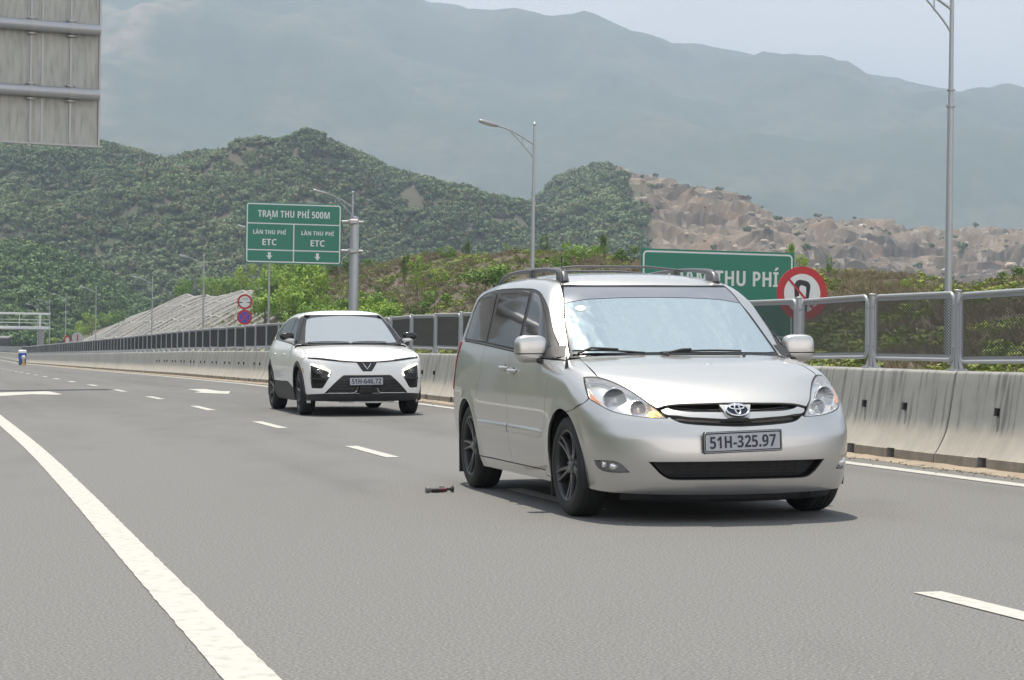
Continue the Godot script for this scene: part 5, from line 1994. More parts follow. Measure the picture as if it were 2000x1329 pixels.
		for z in [1.475, -1.475]:
			var ww := MB.new()
			var r2 := []
			for k in 17:
				var a := deg_to_rad(-20 + 220.0 * k / 16.0)
				r2.append([Vector3(0.93 * sg, 0.365 + sin(a) * 0.41, z + cos(a) * 0.41), Vector3(0.60 * sg, 0.365 + sin(a) * 0.42, z + cos(a) * 0.42)])
			ww.grid(r2)
			part("wheel_housing", ww, M.black, root)
			var wx := Transform3D(Basis(), Vector3(0.815, 0.365, z)) if sg > 0 else Transform3D(Basis(Vector3.UP, PI), Vector3(-0.815, 0.365, z))
			wx.basis = Basis(Vector3.UP, -0.06 if z > 0 else 0.0) * wx.basis * Basis(Vector3(1, 0, 0), 0.2 + z)
			wheel(root, wx, 0.365, 0.235, 0.262, 7, M.rim_dark, M.dark_chrome, 1)
	var pl := MB.new()
	pl.box(Vector3(-0.02, 0.40, 2.315), Vector3(0.22, 0.11, 0.03), 0.02)
	part("sensor_panel", pl, M.black_gloss, root)
	number_plate(root, "51H-646.72", Transform3D(Basis(Vector3(0, 0, 1), 0.012), Vector3(-0.02, 0.535, 2.355)), false)
	var ub := MB.new()
	ub.box(Vector3(0, 0.27, 0.0), Vector3(1.62, 0.14, 1.9), 0.02)
	ub.box(Vector3(0, 0.34, 1.6), Vector3(1.15, 0.22, 1.1), 0.02)
	ub.box(Vector3(0, 0.34, -1.6), Vector3(1.15, 0.22, 1.3), 0.02)
	ub.box(Vector3(0, 0.62, -0.1), Vector3(1.2, 0.45, 3.5), 0.02)
	ub.box(Vector3(0, 1.10, -0.6), Vector3(0.95, 0.4, 1.9), 0.02)
	part("underbody", ub, M.black, root)

# ---------------------------------------------------------------- lamp posts
func lamps() -> void:
	M.lamp_glass = mat(0.5, 0.5, 0.5, 0.3)
	var pole := MB.new()
	pole.lathe([Vector2(0.0, 0.0), Vector2(0.20, 0.0), Vector2(0.20, 0.02), Vector2(0.105, 0.021), Vector2(0.097, 1.0), Vector2(0.080, 6.0), Vector2(0.078, 6.9)], 14)
	pole.lathe([Vector2(0.078, 6.9), Vector2(0.11, 6.9), Vector2(0.11, 6.96), Vector2(0.072, 6.96)], 14, Transform3D(), false)
	pole.lathe([Vector2(0.066, 6.96), Vector2(0.060, 7.35)], 14)
	pole.lathe([Vector2(0.062, 7.3), Vector2(0.10, 7.3), Vector2(0.10, 7.34), Vector2(0.06, 7.34)], 14, Transform3D(), false)
	pole.lathe([Vector2(0.060, 7.35), Vector2(0.050, 10.05)], 14)
	var knob := MB.new()
	knob.blob(Vector3(0, 10.12, 0), Vector3(0.075, 0.075, 0.075), 1.0, 14, 10)
	var arm := MB.new()
	var p := []
	for k in 11:
		var t := k / 10.0
		p.append(Vector3(-1.62 * t, 9.28 + 0.70 * sin(t * 1.3) / sin(1.3), 0))
	arm.tube(p, [0.032, 0.032, 0.032, 0.031, 0.030, 0.030, 0.030, 0.029, 0.028, 0.028, 0.028], 8)
	var q := []
	for k in 9:
		var t := k / 8.0
		q.append(Vector3(-0.02 - 1.0 * t, 8.72 + 1.04 * pow(t, 0.85), 0))
	arm.tube(q, 0.024, 8)
	arm.tube([Vector3(-0.50, 9.22, 0), Vector3(-0.50, 9.55, 0)], 0.02, 6)
	var head := MB.new()
	var hb := Basis(Vector3(0, 0, 1), -0.21)
	head.blob(Vector3(-1.97, 10.06, 0), Vector3(0.42, 0.07, 0.15), 0.5, 20, 10, hb)
	var lens := MB.new()
	lens.box(Vector3(-2.0, 9.99, 0), Vector3(0.5, 0.02, 0.22), 0.004, hb)
	var meshes := [pole.mesh(), knob.mesh(), arm.mesh(), head.mesh(), lens.mesh()]
	var where := [[47.5, 24.06, "tall grey street lamp at the right edge with its head out of frame"], [83.75, 23.94, "grey street lamp standing just behind the roof of the silver van"], [121.25, 23.64, "grey street lamp rising just above the post of the overhead toll sign"], [155.25, 24.03, "street lamp half hidden behind the overhead toll sign, only its head showing on the left"], [228.0, 37.88, "small distant street lamp set back among bright bushes below the overhead toll sign"], [202.5, 25.02, "street lamp in front of the stone faced bank near the round signs"], [264.5, 26.36, "street lamp over the middle of the grey stone bank"], [309.75, 22.91, "street lamp beside the low far end of the stone bank"], [351.75, 21.2, "second street lamp right of the gantry, in front of small bright trees"], [398.5, 21.12, "street lamp nearest to the right end of the white gantry"], [440.0, 21.0, "faintest street lamp, its head just above the gantry walkway"]]
	for w in where:
		var f := frame(w[0], w[1], 0.0)
		f.origin = land(w[0], w[1])
		f.origin.y = P(w[0], w[1]).y - 0.05
		if w[1] > 30.0:
			f.origin.y += 0.3
		f.basis = f.basis * Basis(Vector3.UP, rng.randf_range(-0.05, 0.05) + 0.10)
		var o := thing("street_lamp", w[2], "street lamp", f, "street lamps along the far carriageway")
		for k in 5:
			part(["pole", "finial", "bracket_arm", "lamp_head", "lamp_glass"][k], meshes[k], [M.steel, M.chrome, M.steel, M.steel, M.lamp_glass][k], o)

# ---------------------------------------------------------------- signs
func flat(poly: PackedVector2Array, z0: float, z1: float, m: Material, called: String, root: Node3D) -> MeshInstance3D:
	var mb := MB.new()
	mb.prism(poly, z0, z1)
	return part(called, mb, m, root)

func rect(x0: float, y0: float, x1: float, y1: float) -> PackedVector2Array:
	return PackedVector2Array([Vector2(x0, y0), Vector2(x1, y0), Vector2(x1, y1), Vector2(x0, y1)])

func border(root: Node3D, x0: float, y0: float, x1: float, y1: float, w: float, r: float, m: Material) -> void:
	var mb := MB.new()
	var o := round_rect(x1 - x0, y1 - y0, r, 6)
	var i := round_rect(x1 - x0 - 2 * w, y1 - y0 - 2 * w, maxf(r - w, 0.005), 6)
	var c := Vector3((x0 + x1) / 2, (y0 + y1) / 2, 0.012)
	var rows := [[], []]
	for k in o.size() + 1:
		rows[0].append(c + Vector3(o[k % o.size()].x, o[k % o.size()].y, 0))
		rows[1].append(c + Vector3(i[k % i.size()].x, i[k % i.size()].y, 0))
	mb.grid(rows)
	part("white_border", mb, m, root)

func arrow_down(x: float, y: float, s: float) -> PackedVector2Array:
	var out := PackedVector2Array()
	for q in [[-0.05, 0.13], [0.05, 0.13], [0.05, 0.0], [0.11, 0.02], [0.0, -0.13], [-0.11, 0.02], [-0.05, 0.0]]:
		out.append(Vector2(x + q[0] * s, y + q[1] * s))
	return out

func signs() -> void:
	M.sign_green = mat(0.006, 0.165, 0.105, 0.4)
	M.sign_white = mat(0.62, 0.64, 0.63, 0.45)
	M.sign_red = mat(0.42, 0.012, 0.02, 0.4)
	M.sign_blue = mat(0.03, 0.06, 0.42, 0.4)
	M.sign_black = mat(0.015, 0.015, 0.016, 0.45)
	M.alu = mat(0.42, 0.42, 0.42, 0.5, 0.5)
	# overhead toll sign on a cantilever post
	var f := frame(116.2, 22.8)
	f.basis = f.basis * Basis(Vector3.UP, 0.02)
	var root := thing("toll_sign", "green overhead sign reading TRAM THU PHI 500M on a grey cantilever post", "road sign", f)
	var pm := MB.new()
	pm.lathe([Vector2(0.42, 0), Vector2(0.42, 0.04), Vector2(0.30, 0.05), Vector2(0.285, 1.0), Vector2(0.245, 8.35), Vector2(0.0, 8.38)], 8)
	part("post", pm, M.steel, root)
	var w := 5.30
	var x1 := -0.72
	var x0 := x1 - w
	var y0 := 5.66
	var y1 := 8.98
	var am := MB.new()
	for y in [6.45, 8.05]:
		am.tube([Vector3(-5.3, y, -0.10), Vector3(0.5, y, -0.10)], 0.085, 10)
		am.box(Vector3(-0.1, y, 0.0), Vector3(0.5, 0.26, 0.72), 0.05)
	part("arm", am, M.alu, root)
	var pl := MB.new()
	pl.box(Vector3((x0 + x1) / 2, (y0 + y1) / 2, 0.0), Vector3(w, y1 - y0, 0.02), 0.004)
	part("panel", pl, M.sign_green, root)
	var cx := (x0 + x1) / 2
	border(root, x0 + 0.06, y0 + 0.06, x1 - 0.06, y1 - 0.06, 0.065, 0.14, M.sign_white)
	flat(rect(x0 + 0.12, y1 - 1.18, x1 - 0.12, y1 - 1.12), 0.010, 0.013, M.sign_white, "dividing_line", root)
	flat(rect(x0 + 0.12, y0 + 0.70, x1 - 0.12, y0 + 0.76), 0.010, 0.013, M.sign_white, "dividing_line", root)
	flat(rect(cx - 0.03, y0 + 0.12, cx + 0.03, y1 - 1.18), 0.010, 0.0135, M.sign_white, "dividing_line", root)
	letters(root, "lettering", "TRAM THU PHÍ 500M", 0.36, 3.95, Transform3D(Basis(), Vector3(cx, y1 - 0.62, 0.012)), M.sign_white, "Droid Sans", 700, 0.004)
	flat(rect(cx - 1.32, y1 - 0.91, cx - 1.24, y1 - 0.84), 0.011, 0.016, M.sign_white, "lettering", root)
	for sg in [-1.0, 1.0]:
		var c: float = cx + sg * w * 0.25
		letters(root, "lettering", "LÀN THU PHÍ", 0.22, 1.80, Transform3D(Basis(), Vector3(c, y1 - 1.62, 0.012)), M.sign_white, "Droid Sans", 700, 0.004)
		letters(root, "lettering", "ETC", 0.34, 0.78, Transform3D(Basis(), Vector3(c, y1 - 2.16, 0.012)), M.sign_white, "Droid Sans", 700, 0.004)
		flat(arrow_down(c, y0 + 0.41, 1.55), 0.010, 0.014, M.sign_white, "arrow", root)
	# big roadside toll sign behind the van
	f = frame(58.0, 22.2)
	f.basis = f.basis * Basis(Vector3.UP, 0.05)
	var r2 := thing("toll_sign", "large green toll station sign partly hidden by the van roof and the round sign", "road sign", f)
	w = 4.85
	var b := MB.new()
	b.box(Vector3(0, 2.50, 0), Vector3(w, 2.55, 0.02), 0.004)
	part("panel", b, M.sign_green, r2)
	border(r2, -w / 2 + 0.06, 1.28, w / 2 - 0.06, 3.72, 0.05, 0.14, M.sign_white)
	flat(rect(-0.86, 2.62, -0.78, 2.70), 0.011, 0.016, M.sign_white, "lettering", r2)
	letters(r2, "lettering", "TRAM THU PHÍ", 0.43, 3.6, Transform3D(Basis(), Vector3(0.12, 2.98, 0.012)), M.sign_white, "Droid Sans", 700, 0.004)
	letters(r2, "lettering", "500M", 0.43, 1.3, Transform3D(Basis(), Vector3(0.02, 1.95, 0.012)), M.sign_white, "Droid Sans", 700, 0.004)
	for x in [-1.5, 1.5]:
		var q := MB.new()
		q.tube([Vector3(x, -0.3, -0.08), Vector3(x, 3.72, -0.08)], 0.06, 10)
		part("post", q, M.alu, r2)
	for y in [1.6, 2.5, 3.4]:
		var q := MB.new()
		q.box(Vector3(0, y, -0.03), Vector3(w - 0.2, 0.06, 0.04), 0.004)
		part("back_rail", q, M.alu, r2)
	# no U-turn disc
	f = frame(37.0, 15.51)
	f.basis = f.basis * Basis(Vector3.UP, -0.02) * Basis(Vector3(0, 0, 1), -0.03)
	var r3 := thing("no_turn_sign", "round red and white no U-turn sign behind the mesh fence beside the van", "road sign", f)
	var zc := 2.05
	round_sign(r3, zc, 0.50, M.sign_white, 0.36)
	var u := PackedVector2Array()
	for q in [[-0.145, -0.10], [-0.165, 0.10], [-0.155, 0.17], [-0.12, 0.225], [-0.06, 0.25], [0.06, 0.235], [0.12, 0.21], [0.155, 0.16], [0.155, 0.09], [0.125, -0.16], [0.105, -0.235], [0.105, -0.34], [0.0, -0.33], [0.055, -0.22], [0.075, 0.0], [0.075, 0.10], [0.06, 0.13], [-0.03, 0.15], [-0.06, 0.12], [-0.065, -0.07]]:
		u.append(Vector2(q[0], q[1] + zc))
	flat(u, 0.016, 0.0185, M.sign_black, "turn_arrow", r3)
	var sl := PackedVector2Array()
	for q in [[-0.285, 0.225], [-0.255, 0.255], [0.27, -0.275], [0.24, -0.305]]:
		sl.append(Vector2(q[0], q[1] + zc))
	flat(sl, 0.018, 0.0225, M.sign_red, "slash", r3)
	# pair of discs on the median further on
	f = frame(134.7, 19.4)
	var r4 := thing("width_limit_sign", "red and white disc with two black wedges above the no stopping disc", "road sign", f)
	zc = 4.12
	round_sign(r4, zc, 0.475, M.sign_white, 0.355)
	for sg in [-1.0, 1.0]:
		var t := PackedVector2Array()
		for q in [[0.36, 0.045], [0.16, 0.02], [0.10, 0.0], [0.16, -0.02], [0.36, -0.045]]:
			t.append(Vector2(q[0] * sg, q[1] + zc - 0.05))
		flat(t, 0.016, 0.019, M.sign_black, "wedge", r4)
	letters(r4, "lettering", "3,2 m", 0.10, 0.30, Transform3D(Basis(), Vector3(0.02, zc + 0.18, 0.016)), M.sign_black, "Droid Sans", 700, 0.003)
	f = frame(134.7, 19.4)
	f.origin += f.basis.z * 0.01
	var r5 := thing("no_stopping_sign", "round blue sign with red rim and red cross under the width limit disc", "road sign", f)
	zc = 3.15
	round_sign(r5, zc, 0.475, M.sign_blue, 0.345, false)
	for a in [PI / 4, -PI / 4]:
		var mb := MB.new()
		mb.box(Vector3(0, zc, 0.018 if a > 0 else 0.0186), Vector3(0.70, 0.09, 0.004), 0.0, Basis(Vector3(0, 0, 1), a))
		part("cross", mb, M.sign_red, r5)
	f = frame(134.7, 19.4)
	f.origin += f.basis.z * 0.02
	var r6 := thing("red_plate", "red arrow shaped plate under the no stopping disc, just above the fence", "road sign", f)
	var rp := PackedVector2Array()
	for q in [[-0.42, 2.42], [-0.20, 2.58], [0.2, 2.58], [0.42, 2.42], [0.2, 2.46], [-0.2, 2.46]]:
		rp.append(Vector2(q[0], q[1]))
	flat(rp, -0.01, 0.01, M.sign_red, "plate", r6)
	# back of the big sign that faces the oncoming traffic, top left
	back_sign()

func round_sign(root: Node3D, y: float, r: float, field: Material, ri: float, post := true) -> void:
	var d := PackedVector2Array()
	for q in disc(r):
		d.append(q + Vector2(0, y))
	flat(d, -0.006, 0.012, M.sign_red, "disc", root)
	d = PackedVector2Array()
	for q in disc(ri):
		d.append(q + Vector2(0, y))
	flat(d, 0.012, 0.0165, field, "field", root)
	if post:
		var mb := MB.new()
		mb.tube([Vector3(0, -0.3, -0.05), Vector3(0, y + r * 0.6, -0.05)], 0.042, 10)
		part("post", mb, M.sign_red, root)

func back_sign() -> void:
	var f := frame(56.75, 4.37)
	f.basis = f.basis * Basis(Vector3.UP, 0.17)
	var root := thing("sign_back", "grey weathered back of a large overhead road sign at the top left corner", "road sign", f)
	var m := StandardMaterial3D.new()
	m.roughness = 0.7
	m.metallic = 0.1
	m.albedo_texture = noise_tex(0.02, 5, [[0.0, 0.30, 0.30, 0.275], [0.5, 0.40, 0.40, 0.37], [1.0, 0.46, 0.455, 0.42]], 512, 61)
	m.uv1_triplanar = true
	m.uv1_scale = Vector3(0.6, 0.10, 1.0)
	var y0 := 6.28
	var hgt := 4.6
	# panels side by side with a joint between
	var x := -0.02
	for k in 5:
		var w: float = [1.47, 1.2, 1.15, 1.2, 1.1][k]
		var pm := MB.new()
		pm.box(Vector3(x - w / 2, y0 + hgt / 2, 0.0), Vector3(w - 0.012, hgt, 0.02), 0.003)
		part("panel", pm, m, root)
		if k < 4:
			var jn := MB.new()
			jn.box(Vector3(x - w, y0 + hgt / 2, 0.016), Vector3(0.05, hgt - 0.04, 0.014), 0.003)
			part("joint_strip", jn, M.alu, root)
		x -= w
	var rimm := MB.new()
	rimm.box(Vector3(0.005, y0 + hgt / 2, 0.01), Vector3(0.05, hgt + 0.04, 0.10), 0.006)
	rimm.box(Vector3(-3.06, y0 - 0.005, 0.01), Vector3(6.08, 0.05, 0.095), 0.006)
	rimm.box(Vector3(-3.06, y0 + hgt + 0.005, 0.01), Vector3(6.08, 0.05, 0.095), 0.006)
	part("edge_frame", rimm, M.alu, root)
	for xx in [-0.77, -1.80, -2.95, -3.75, -4.75, -5.6]:
		var rb := MB.new()
		rb.box(Vector3(xx, y0 + hgt / 2, 0.045), Vector3(0.045, hgt - 0.06, 0.06), 0.006)
		rb.box(Vector3(xx, y0 + hgt / 2, 0.018), Vector3(0.11, hgt - 0.06, 0.014), 0.004)
		part("stiffener", rb, M.alu, root)
		for yy in [y0 + 1.32, y0 + 3.0]:
			var cl := MB.new()
			cl.tube([Vector3(xx - 0.07, yy, 0.22), Vector3(xx + 0.07, yy, 0.22)], 0.152, 16)
			for e in [-0.19, 0.19]:
				cl.box(Vector3(xx, yy + e, 0.10), Vector3(0.24, 0.06, 0.14), 0.012)
				for e2 in [-0.085, 0.085]:
					cl.blob(Vector3(xx + e2, yy + e, 0.18), Vector3(0.025, 0.025, 0.03), 0.6, 8, 6)
			part("pipe_clamp", cl, M.alu, root)
	for yy in [y0 + 1.32, y0 + 3.0]:
		var pp := MB.new()
		pp.tube([Vector3(-0.05, yy, 0.22), Vector3(-8.2, yy, 0.22)], 0.142, 18)
		part("arm_pipe", pp, M.steel, root)
	var ps := MB.new()
	ps.lathe([Vector2(0.45, -0.3), Vector2(0.45, 0.05), Vector2(0.27, 0.06), Vector2(0.24, 9.2), Vector2(0.0, 9.25)], 20, Transform3D(Basis(), Vector3(-8.0, 0, 0.22)))
	part("post", ps, M.steel, root)

# ---------------------------------------------------------------- far end of the road
func far_things() -> void:
	# gantry across the road
	var f := frame(405.0, 20.6)
	var root := thing("gantry", "white railed overhead gantry crossing the far end of the road", "gantry", f)
	var gm := mat(0.66, 0.67, 0.66, 0.5)
	for y in [5.0, 7.6]:
		for z in [-0.7, 0.7]:
			var mb := MB.new()
			mb.box(Vector3(-13.0, y, z), Vector3(28.0, 0.34 if y > 6.0 else 0.5, 0.25), 0.03)
			part("beam", mb, gm, root)
	for k in 8:
		var mb := MB.new()
		mb.box(Vector3(0.0 - 3.7 * k - 0.9, 6.35, 0.72), Vector3(0.4 if k % 2 == 0 else 0.12, 2.4, 0.2), 0.02)
		part("strut", mb, gm, root)
	var wk := MB.new()
	wk.box(Vector3(-13.0, 4.7, 0.0), Vector3(27.6, 0.14, 1.5), 0.02)
	part("walkway", wk, M.plain_concrete, root)
	for y in [5.9, 6.5]:
		var mb := MB.new()
		mb.tube([Vector3(1.0, y, 0.8), Vector3(-27.0, y, 0.8)], 0.05, 6)
		part("handrail", mb, gm, root)
	for x in [-0.6, -26.0]:
		var mb := MB.new()
		mb.box(Vector3(x, 2.3, 0.0), Vector3(1.0, 5.4, 0.9), 0.06)
		part("leg", mb, M.plain_concrete, root)
	# bus beyond
	f = frame(395.0, 12.9)
	var bus := thing("bus", "dark coach seen from behind on the far carriageway under the gantry", "bus", f)
	var bb := MB.new()
	bb.box(Vector3(0, 1.95, -5), Vector3(2.6, 2.9, 11), 0.25)
	part("body", bb, mat(0.035, 0.04, 0.05, 0.3), bus)
	var bg := MB.new()
	bg.box(Vector3(0, 2.5, 0.51), Vector3(2.2, 1.1, 0.03), 0.01)
	part("rear_window", bg, M.black_gloss, bus)
	var bt := MB.new()
	bt.box(Vector3(0, 3.42, -5), Vector3(2.3, 0.14, 10.6), 0.05)
	part("roof", bt, gm, bus)
	for sg in [-1.0, 1.0]:
		for z in [-1.5, -8.0]:
			var wm := MB.new()
			wm.lathe([Vector2(0.0, -0.15), Vector2(0.5, -0.15), Vector2(0.5, 0.15), Vector2(0, 0.15)], 18, Transform3D(Basis(Vector3(0, 0, 1), PI / 2), Vector3(1.1 * sg, 0.5, z)), false)
			part("wheel", wm, M.rubber, bus)
		var lm := MB.new()
		lm.box(Vector3(1.1 * sg, 1.2, 0.51), Vector3(0.18, 0.4, 0.03), 0.01)
		part("tail_lamp", lm, M.sign_red, bus)
	# two round signs on the median, one edge-on, one from behind
	f = frame(182.0, 11.3)
	f.basis = f.basis * Basis(Vector3.UP, 0.95)
	var s1 := thing("speed_sign", "narrow looking red rimmed round sign beside the grey disc at the far end", "road sign", f)
	round_sign(s1, 2.02, 0.45, M.sign_white, 0.30)
	f = frame(180.0, 12.0)
	f.basis = f.basis * Basis(Vector3.UP, PI)
	var s2 := thing("sign_back", "grey back of a round sign on a red post right of the narrow red disc", "road sign", f)
	var d := PackedVector2Array()
	for q in disc(0.45):
		d.append(q + Vector2(0, 2.25))
	flat(d, -0.006, 0.006, M.sign_red, "face", s2)
	flat(d, -0.014, -0.0065, M.alu, "disc", s2)
	var pm := MB.new()
	pm.tube([Vector3(0, -0.2, -0.06), Vector3(0, 2.5, -0.06)], 0.04, 8)
	part("post", pm, M.sign_red, s2)
	# blue and white impact barrels with a yellow lamp post in front
	f = frame(186.0, 7.85)
	var br := thing("crash_barrel", "blue barrel with white lid standing against the far end of the median wall", "barrel", f)
	var bm := MB.new()
	bm.lathe([Vector2(0.0, 0.0), Vector2(0.30, 0.0), Vector2(0.31, 0.55), Vector2(0.335, 0.58), Vector2(0.335, 1.0), Vector2(0.31, 1.06)], 18)
	part("body", bm, mat(0.03, 0.10, 0.42, 0.5), br)
	var bl := MB.new()
	bl.lathe([Vector2(0.345, 1.02), Vector2(0.35, 1.18), Vector2(0.30, 1.26), Vector2(0.0, 1.28)], 18)
	part("lid", bl, M.white_paint, br)
	f = frame(181.0, 7.75)
	var yb := thing("bollard", "short yellow and white bollard in front of the blue barrel", "bollard", f)
	var ym := MB.new()
	ym.lathe([Vector2(0.0, 0.0), Vector2(0.22, 0.0), Vector2(0.21, 0.08), Vector2(0.11, 0.14), Vector2(0.10, 0.50)], 14)
	part("base", ym, mat(0.62, 0.38, 0.05, 0.5), yb)
	var yt := MB.new()
	yt.lathe([Vector2(0.10, 0.50), Vector2(0.16, 0.55), Vector2(0.17, 0.68), Vector2(0.10, 0.80), Vector2(0.0, 0.83)], 14)
	part("top", yt, mat(0.66, 0.58, 0.48, 0.5), yb)
	revetment()

func revetment() -> void:
	# stone pitching held in a grid of concrete ribs on the bank
	var root := thing("stone_bank", "stone pitched bank in a grid of pale concrete ribs beyond the fence", "retaining wall")
	var stone := []
	for k in 3:
		var m := StandardMaterial3D.new()
		m.albedo_texture = noise_tex(0.09, 3, [[0.0, 0.05, 0.048, 0.044], [0.42, 0.17, 0.16, 0.145], [0.7, 0.27, 0.255, 0.23], [1.0, 0.36, 0.34, 0.31]], 256, 70 + k, FastNoiseLite.TYPE_CELLULAR)
		world_map(m, 5.0 + k)
		m.roughness = 0.95
		m.heightmap_enabled = true
		m.heightmap_texture = noise_tex(0.09, 2, [], 256, 75)
		m.heightmap_scale = 8.0
		stone.append(m)
	var lats := [23.0, 27.5, 32.0, 36.5, 40.0]
	var s := 158.0
	while s < 420.0:
		var step := 5.0
		var tops := lats.size()
		# the near end of the pitching is cut off on a slant
		for r in tops - 1:
			if lats[r] > 0.147 * s:
				continue
			var rib := MB.new()
			var p := []
			for k in 5:
				p.append(land(s, lerpf(lats[r], lats[r + 1], k / 4.0)) + Vector3(0, 0.20, 0))
			rib.tube(p, 0.27, 6)
			part("rib", rib, M.plain_concrete, root)
			var beam := MB.new()
			p = []
			for k in 4:
				p.append(land(s + step * k / 3.0, lats[r]) + Vector3(0, 0.2, 0))
			beam.tube(p, 0.17, 6)
			part("beam", beam, M.plain_concrete, root)
			# rows of rough stones in the bay
			var bay := MB.new()
			var rows := []
			var nu := 20
			var nv := 16
			for a in nv + 1:
				var row := []
				for q in nu + 1:
					var ss := s + step * q / nu
					var ll := lerpf(lats[r], lats[r + 1], a / float(nv))
					row.append(land(ss, ll) + Vector3(0, 0.07 + (0.16 if a % 2 == 0 else 0.0) + 0.10 * rng.randf(), 0))
				rows.append(row)
			bay.grid(rows)
			part("stone_infill", bay, stone[rng.randi() % 3], root)
		s += step
	var top := MB.new()
	var pp := []
	for k in 48:
		pp.append(land(256.0 + k * 3.5, 40.1) + Vector3(0, 0.25, 0))
	top.tube(pp, 0.22, 6)
	part("coping", top, M.plain_concrete, root)

# ---------------------------------------------------------------- trees and scrub
func plants() -> void:
	var crowns := [crown_mesh(560, 0.085, 51, 1.0, 0.4), crown_mesh(560, 0.085, 52, 0.8, 0.4), crown_mesh(560, 0.08, 53, 1.2, 0.4)]
	var trunk := MB.new()
	trunk.tube([Vector3(0, -0.3, 0), Vector3(0.03, 0.5, 0.02), Vector3(-0.02, 1.1, 0.03)], [0.06, 0.045, 0.025], 7)
	trunk.tube([Vector3(0.03, 0.45, 0.02), Vector3(0.25, 0.9, 0.1), Vector3(0.35, 1.15, 0.12)], [0.03, 0.02, 0.012], 6)
	trunk.tube([Vector3(0.02, 0.55, 0.02), Vector3(-0.2, 0.95, -0.12), Vector3(-0.33, 1.2, -0.2)], [0.028, 0.02, 0.012], 6)
	var tm := trunk.mesh()
	var greens := []
	for c in [[0.20, 0.33, 0.045], [0.26, 0.37, 0.055], [0.14, 0.25, 0.04], [0.085, 0.155, 0.03]]:
		var m := M.leaf.duplicate() as StandardMaterial3D
		m.albedo_color = lin(c[0], c[1], c[2])
		greens.append(m)
	var lists := [
		["bright green young tree in the thicket on the bank under the overhead toll sign", "trees in the bright thicket", 176.0, 262.0, 26.0, 40.0, 84, 2.4, 4.2, [0, 1, 0, 2]],
		["bright green tree along the top of the stone faced bank", "trees along the top of the stone bank", 258.0, 372.0, 40.5, 47.0, 30, 2.8, 5.2, [0, 1, 2]],
		["small far green tree at the low end of the stone bank", "small far trees at the end of the stone bank", 385.0, 560.0, 24.0, 40.0, 20, 3.0, 5.5, [0, 1, 2]]]
	for l in lists:
		for k in l[6]:
			var s := rng.randf_range(l[2], l[3])
			var lat := rng.randf_range(l[4], l[5])
			if l[6] == 84:
				lat = rng.randf_range(24.5, 41.0)
				var rt := rng.randf_range(0.150, 0.215)
				if rt > 0.178:
					lat = rng.randf_range(24.5, 30.0)
				s = lat / rt
			var h := rng.randf_range(l[7], l[8]) * (0.68 if l[6] == 84 and lat / s > 0.178 else 1.0)
			var t := Transform3D(Basis(Vector3.UP, rng.randf() * TAU), land(s, lat))
			var tone: int = l[9][rng.randi() % l[9].size()]
			var spot := ""
			if l[6] == 84:
				var q := atan2(t.origin.x, -t.origin.z) * 1000.0
				spot = "left of the overhead sign" if q < -124.0 else ("below the overhead sign" if q < -82.0 else ("behind the overhead sign's post" if q < -66.0 else "right of the overhead sign's post"))
			elif l[6] == 30:
				spot = "above the near end of the stone bank" if s < 300.0 else ("above the middle of the stone bank" if s < 338.0 else "above the far end of the stone bank")
			else:
				spot = "just past the end of the stone bank" if s < 450.0 else "close to the right end of the gantry"
			var o := thing("tree", "%s %s tree %s" % ["tall" if h > lerpf(l[7], l[8], 0.5) else "low", ["bright green", "yellow green", "mid green", "dark green"][tone], spot + (" on the upper bank" if l[6] == 84 and lat > 33.0 else "")], "tree", t, l[1])
			var wd := h * rng.randf_range(0.40, 0.52)
			part("crown", crowns[rng.randi() % 3], greens[tone], o, Transform3D(Basis().scaled(Vector3(wd, h * 0.5, wd)), Vector3(0, h * 0.52, 0)))
			part("trunk", tm, M.bark, o, Transform3D(Basis().scaled(Vector3(h * 0.45, h * 0.45, h * 0.45)), Vector3.ZERO))
	# shrubs on the dry bank
	for k in 70:
		var s := rng.randf_range(70.0, 215.0)
		var lat := rng.randf_range(27.0, 52.0)
		var h := rng.randf_range(0.7, 1.7) * (1.5 if rng.randf() < 0.15 else 1.0) * (0.55 if s < 115.0 else 1.0)
		var t := Transform3D(Basis(Vector3.UP, rng.randf() * TAU), land(s, lat))
		var tall := rng.randf() < 0.14 and s > 105.0
		var tone: int = [0, 1, 2, 3, 3, 2][rng.randi() % 6]
		var q := atan2(t.origin.x, -t.origin.z) * 1000.0
		var spot := "right of the overhead sign's post" if q < 4.0 else ("right of the second lamp" if q < 62.0 else ("behind the large green sign" if q < 134.0 else ("left of the tallest lamp" if q < 200.0 else "right of the tallest lamp")))
		var o := thing("shrub", "%s %s %s" % [["bright green", "yellow green", "mid green", "dark green"][tone], "thin sapling on the dry bank" if tall else ("larger shrub" if h > 1.2 else "small shrub") + (" high on the bank" if lat > 40.0 else " low on the bank"), spot], "shrub", t, "saplings on the dry bank" if tall else "shrubs on the dry bank")
		var wd := h * (0.30 if tall else rng.randf_range(0.5, 0.8))
		if tall:
			h *= 1.9
		part("crown", crowns[rng.randi() % 3], greens[tone], o, Transform3D(Basis().scaled(Vector3(wd, h * 0.5, wd)), Vector3(0, h * (0.62 if tall else 0.45), 0)))
		part("stem", tm, M.bark, o, Transform3D(Basis().scaled(Vector3(h * 0.3, h * 0.5, h * 0.3)), Vector3.ZERO))
	# dry grass and weeds as ground cover
	var blade := MB.new()
	var g := RandomNumberGenerator.new()
	g.seed = 91
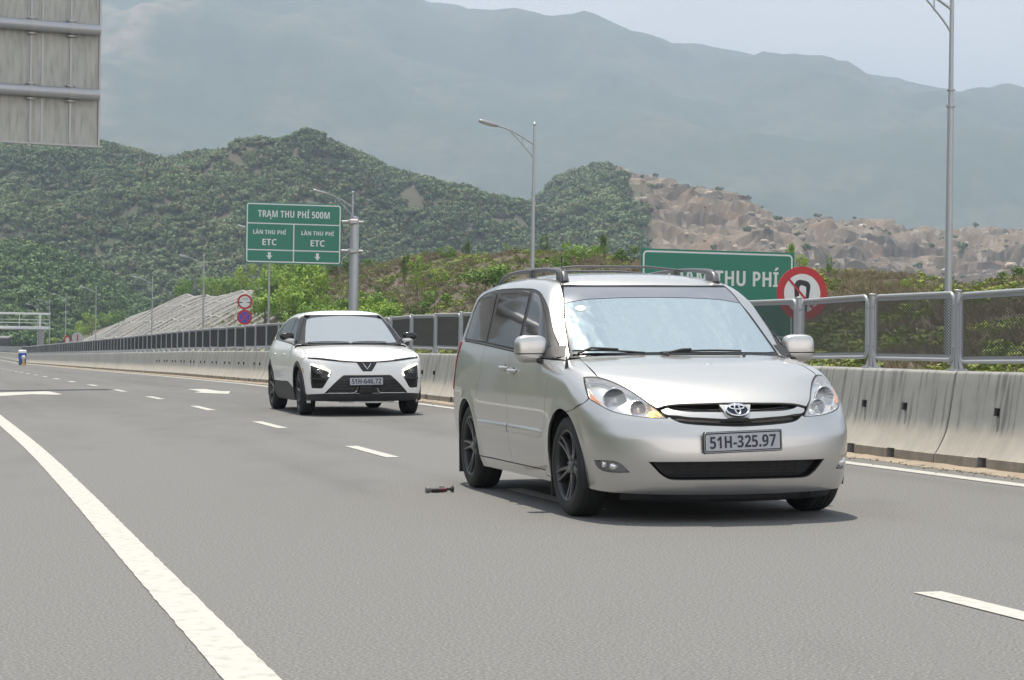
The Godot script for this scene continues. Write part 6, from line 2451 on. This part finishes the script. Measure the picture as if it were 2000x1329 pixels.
	for k in 26:
		var a := g.randf() * TAU
		var r := g.randf_range(0.0, 0.3)
		var p := Vector3(cos(a) * r, 0, sin(a) * r)
		var d := Vector3(cos(a) * g.randf_range(0.1, 0.6), 1.0, sin(a) * g.randf_range(0.1, 0.6)).normalized()
		var u := d.cross(Vector3(g.randfn(), 0.2, g.randfn())).normalized()
		var ln := g.randf_range(0.35, 1.0)
		var b := g.randf_range(0.7, 1.2)
		blade.col = Color(b, b, b)
		blade.face_out([p - u * 0.03, p + u * 0.03, p + d * ln + Vector3(d.x, 0, d.z) * 0.2], u.cross(d))
	var dry := []
	var dry_c := []
	var wet := []
	var wet_c := []
	for k in 26000:
		var s := 34.0 + 210.0 * pow(rng.randf(), 1.3)
		var lat := rng.randf_range(21.8, 58.0)
		var p := land(s, lat)
		var n := nz.get_noise_2d(p.x * 0.07 + 9.0, p.z * 0.07) + 0.5 * nz.get_noise_2d(p.x * 0.4, p.z * 0.4)
		var sc := rng.randf_range(0.35, 0.8)
		var x := Transform3D(Basis(Vector3.UP, rng.randf() * TAU).scaled(Vector3(sc * 1.3, sc * rng.randf_range(0.5, 1.0), sc * 1.3)), p)
		if n > 0.04 - 0.18 * smoothstep(32.0, 23.0, lat) and rng.randf() < 0.8:
			wet.append(Transform3D(x.basis * 0.62, p + Vector3(0, sc * 0.22, 0)))
			wet_c.append(Color(0.25, 0.31, 0.05).lerp(Color(0.11, 0.17, 0.035), rng.randf()))
		else:
			dry.append(x)
			dry_c.append(Color(0.30, 0.24, 0.165).lerp(Color(0.15, 0.125, 0.09), rng.randf()).lerp(Color(0.20, 0.19, 0.08), 0.5 * rng.randf()))
	scatter("dry_grass", "dry brown grass covering the bank beyond the far carriageway", "grass", blade.mesh(), dry, dry_c, M.leaf)
	scatter("weeds", "yellow green weeds growing in patches over the dry bank", "weeds", crown_mesh(46, 0.16, 95, 0.8), wet, wet_c, M.leaf)

# ---------------------------------------------------------------- small things
func small_things() -> void:
	var f := frame(17.05, 3.95, 0.0, false)
	f.basis = f.basis * Basis(Vector3.UP, 0.05)
	var root := thing("dropped_torch", "short black and red torch lying on the asphalt left of the van", "torch", f)
	var ax := Basis(Vector3(0, 0, 1), -PI / 2)
	var a := MB.new()
	a.lathe([Vector2(0.017, -0.07), Vector2(0.019, -0.05), Vector2(0.019, 0.0)], 14, Transform3D(ax, Vector3(0, 0.02, 0)))
	part("grip", a, M.plastic, root)
	a = MB.new()
	a.lathe([Vector2(0.0, -0.115), Vector2(0.024, -0.115), Vector2(0.026, -0.09), Vector2(0.018, -0.07)], 14, Transform3D(ax, Vector3(0, 0.025, 0)))
	part("end_cap", a, mat(0.16, 0.16, 0.155, 0.5), root)
	a = MB.new()
	a.lathe([Vector2(0.019, 0.0), Vector2(0.018, 0.03), Vector2(0.015, 0.065)], 14, Transform3D(ax, Vector3(0, 0.02, 0)))
	part("red_sleeve", a, mat(0.10, 0.012, 0.02, 0.45), root)
	a = MB.new()
	a.lathe([Vector2(0.012, 0.06), Vector2(0.012, 0.085), Vector2(0.028, 0.11), Vector2(0.028, 0.118), Vector2(0, 0.118)], 14, Transform3D(ax, Vector3(0, 0.028, 0)))
	a.box(Vector3(0.02, 0.045, 0.0), Vector3(0.045, 0.008, 0.01), 0.002)
	part("head", a, M.plastic, root)
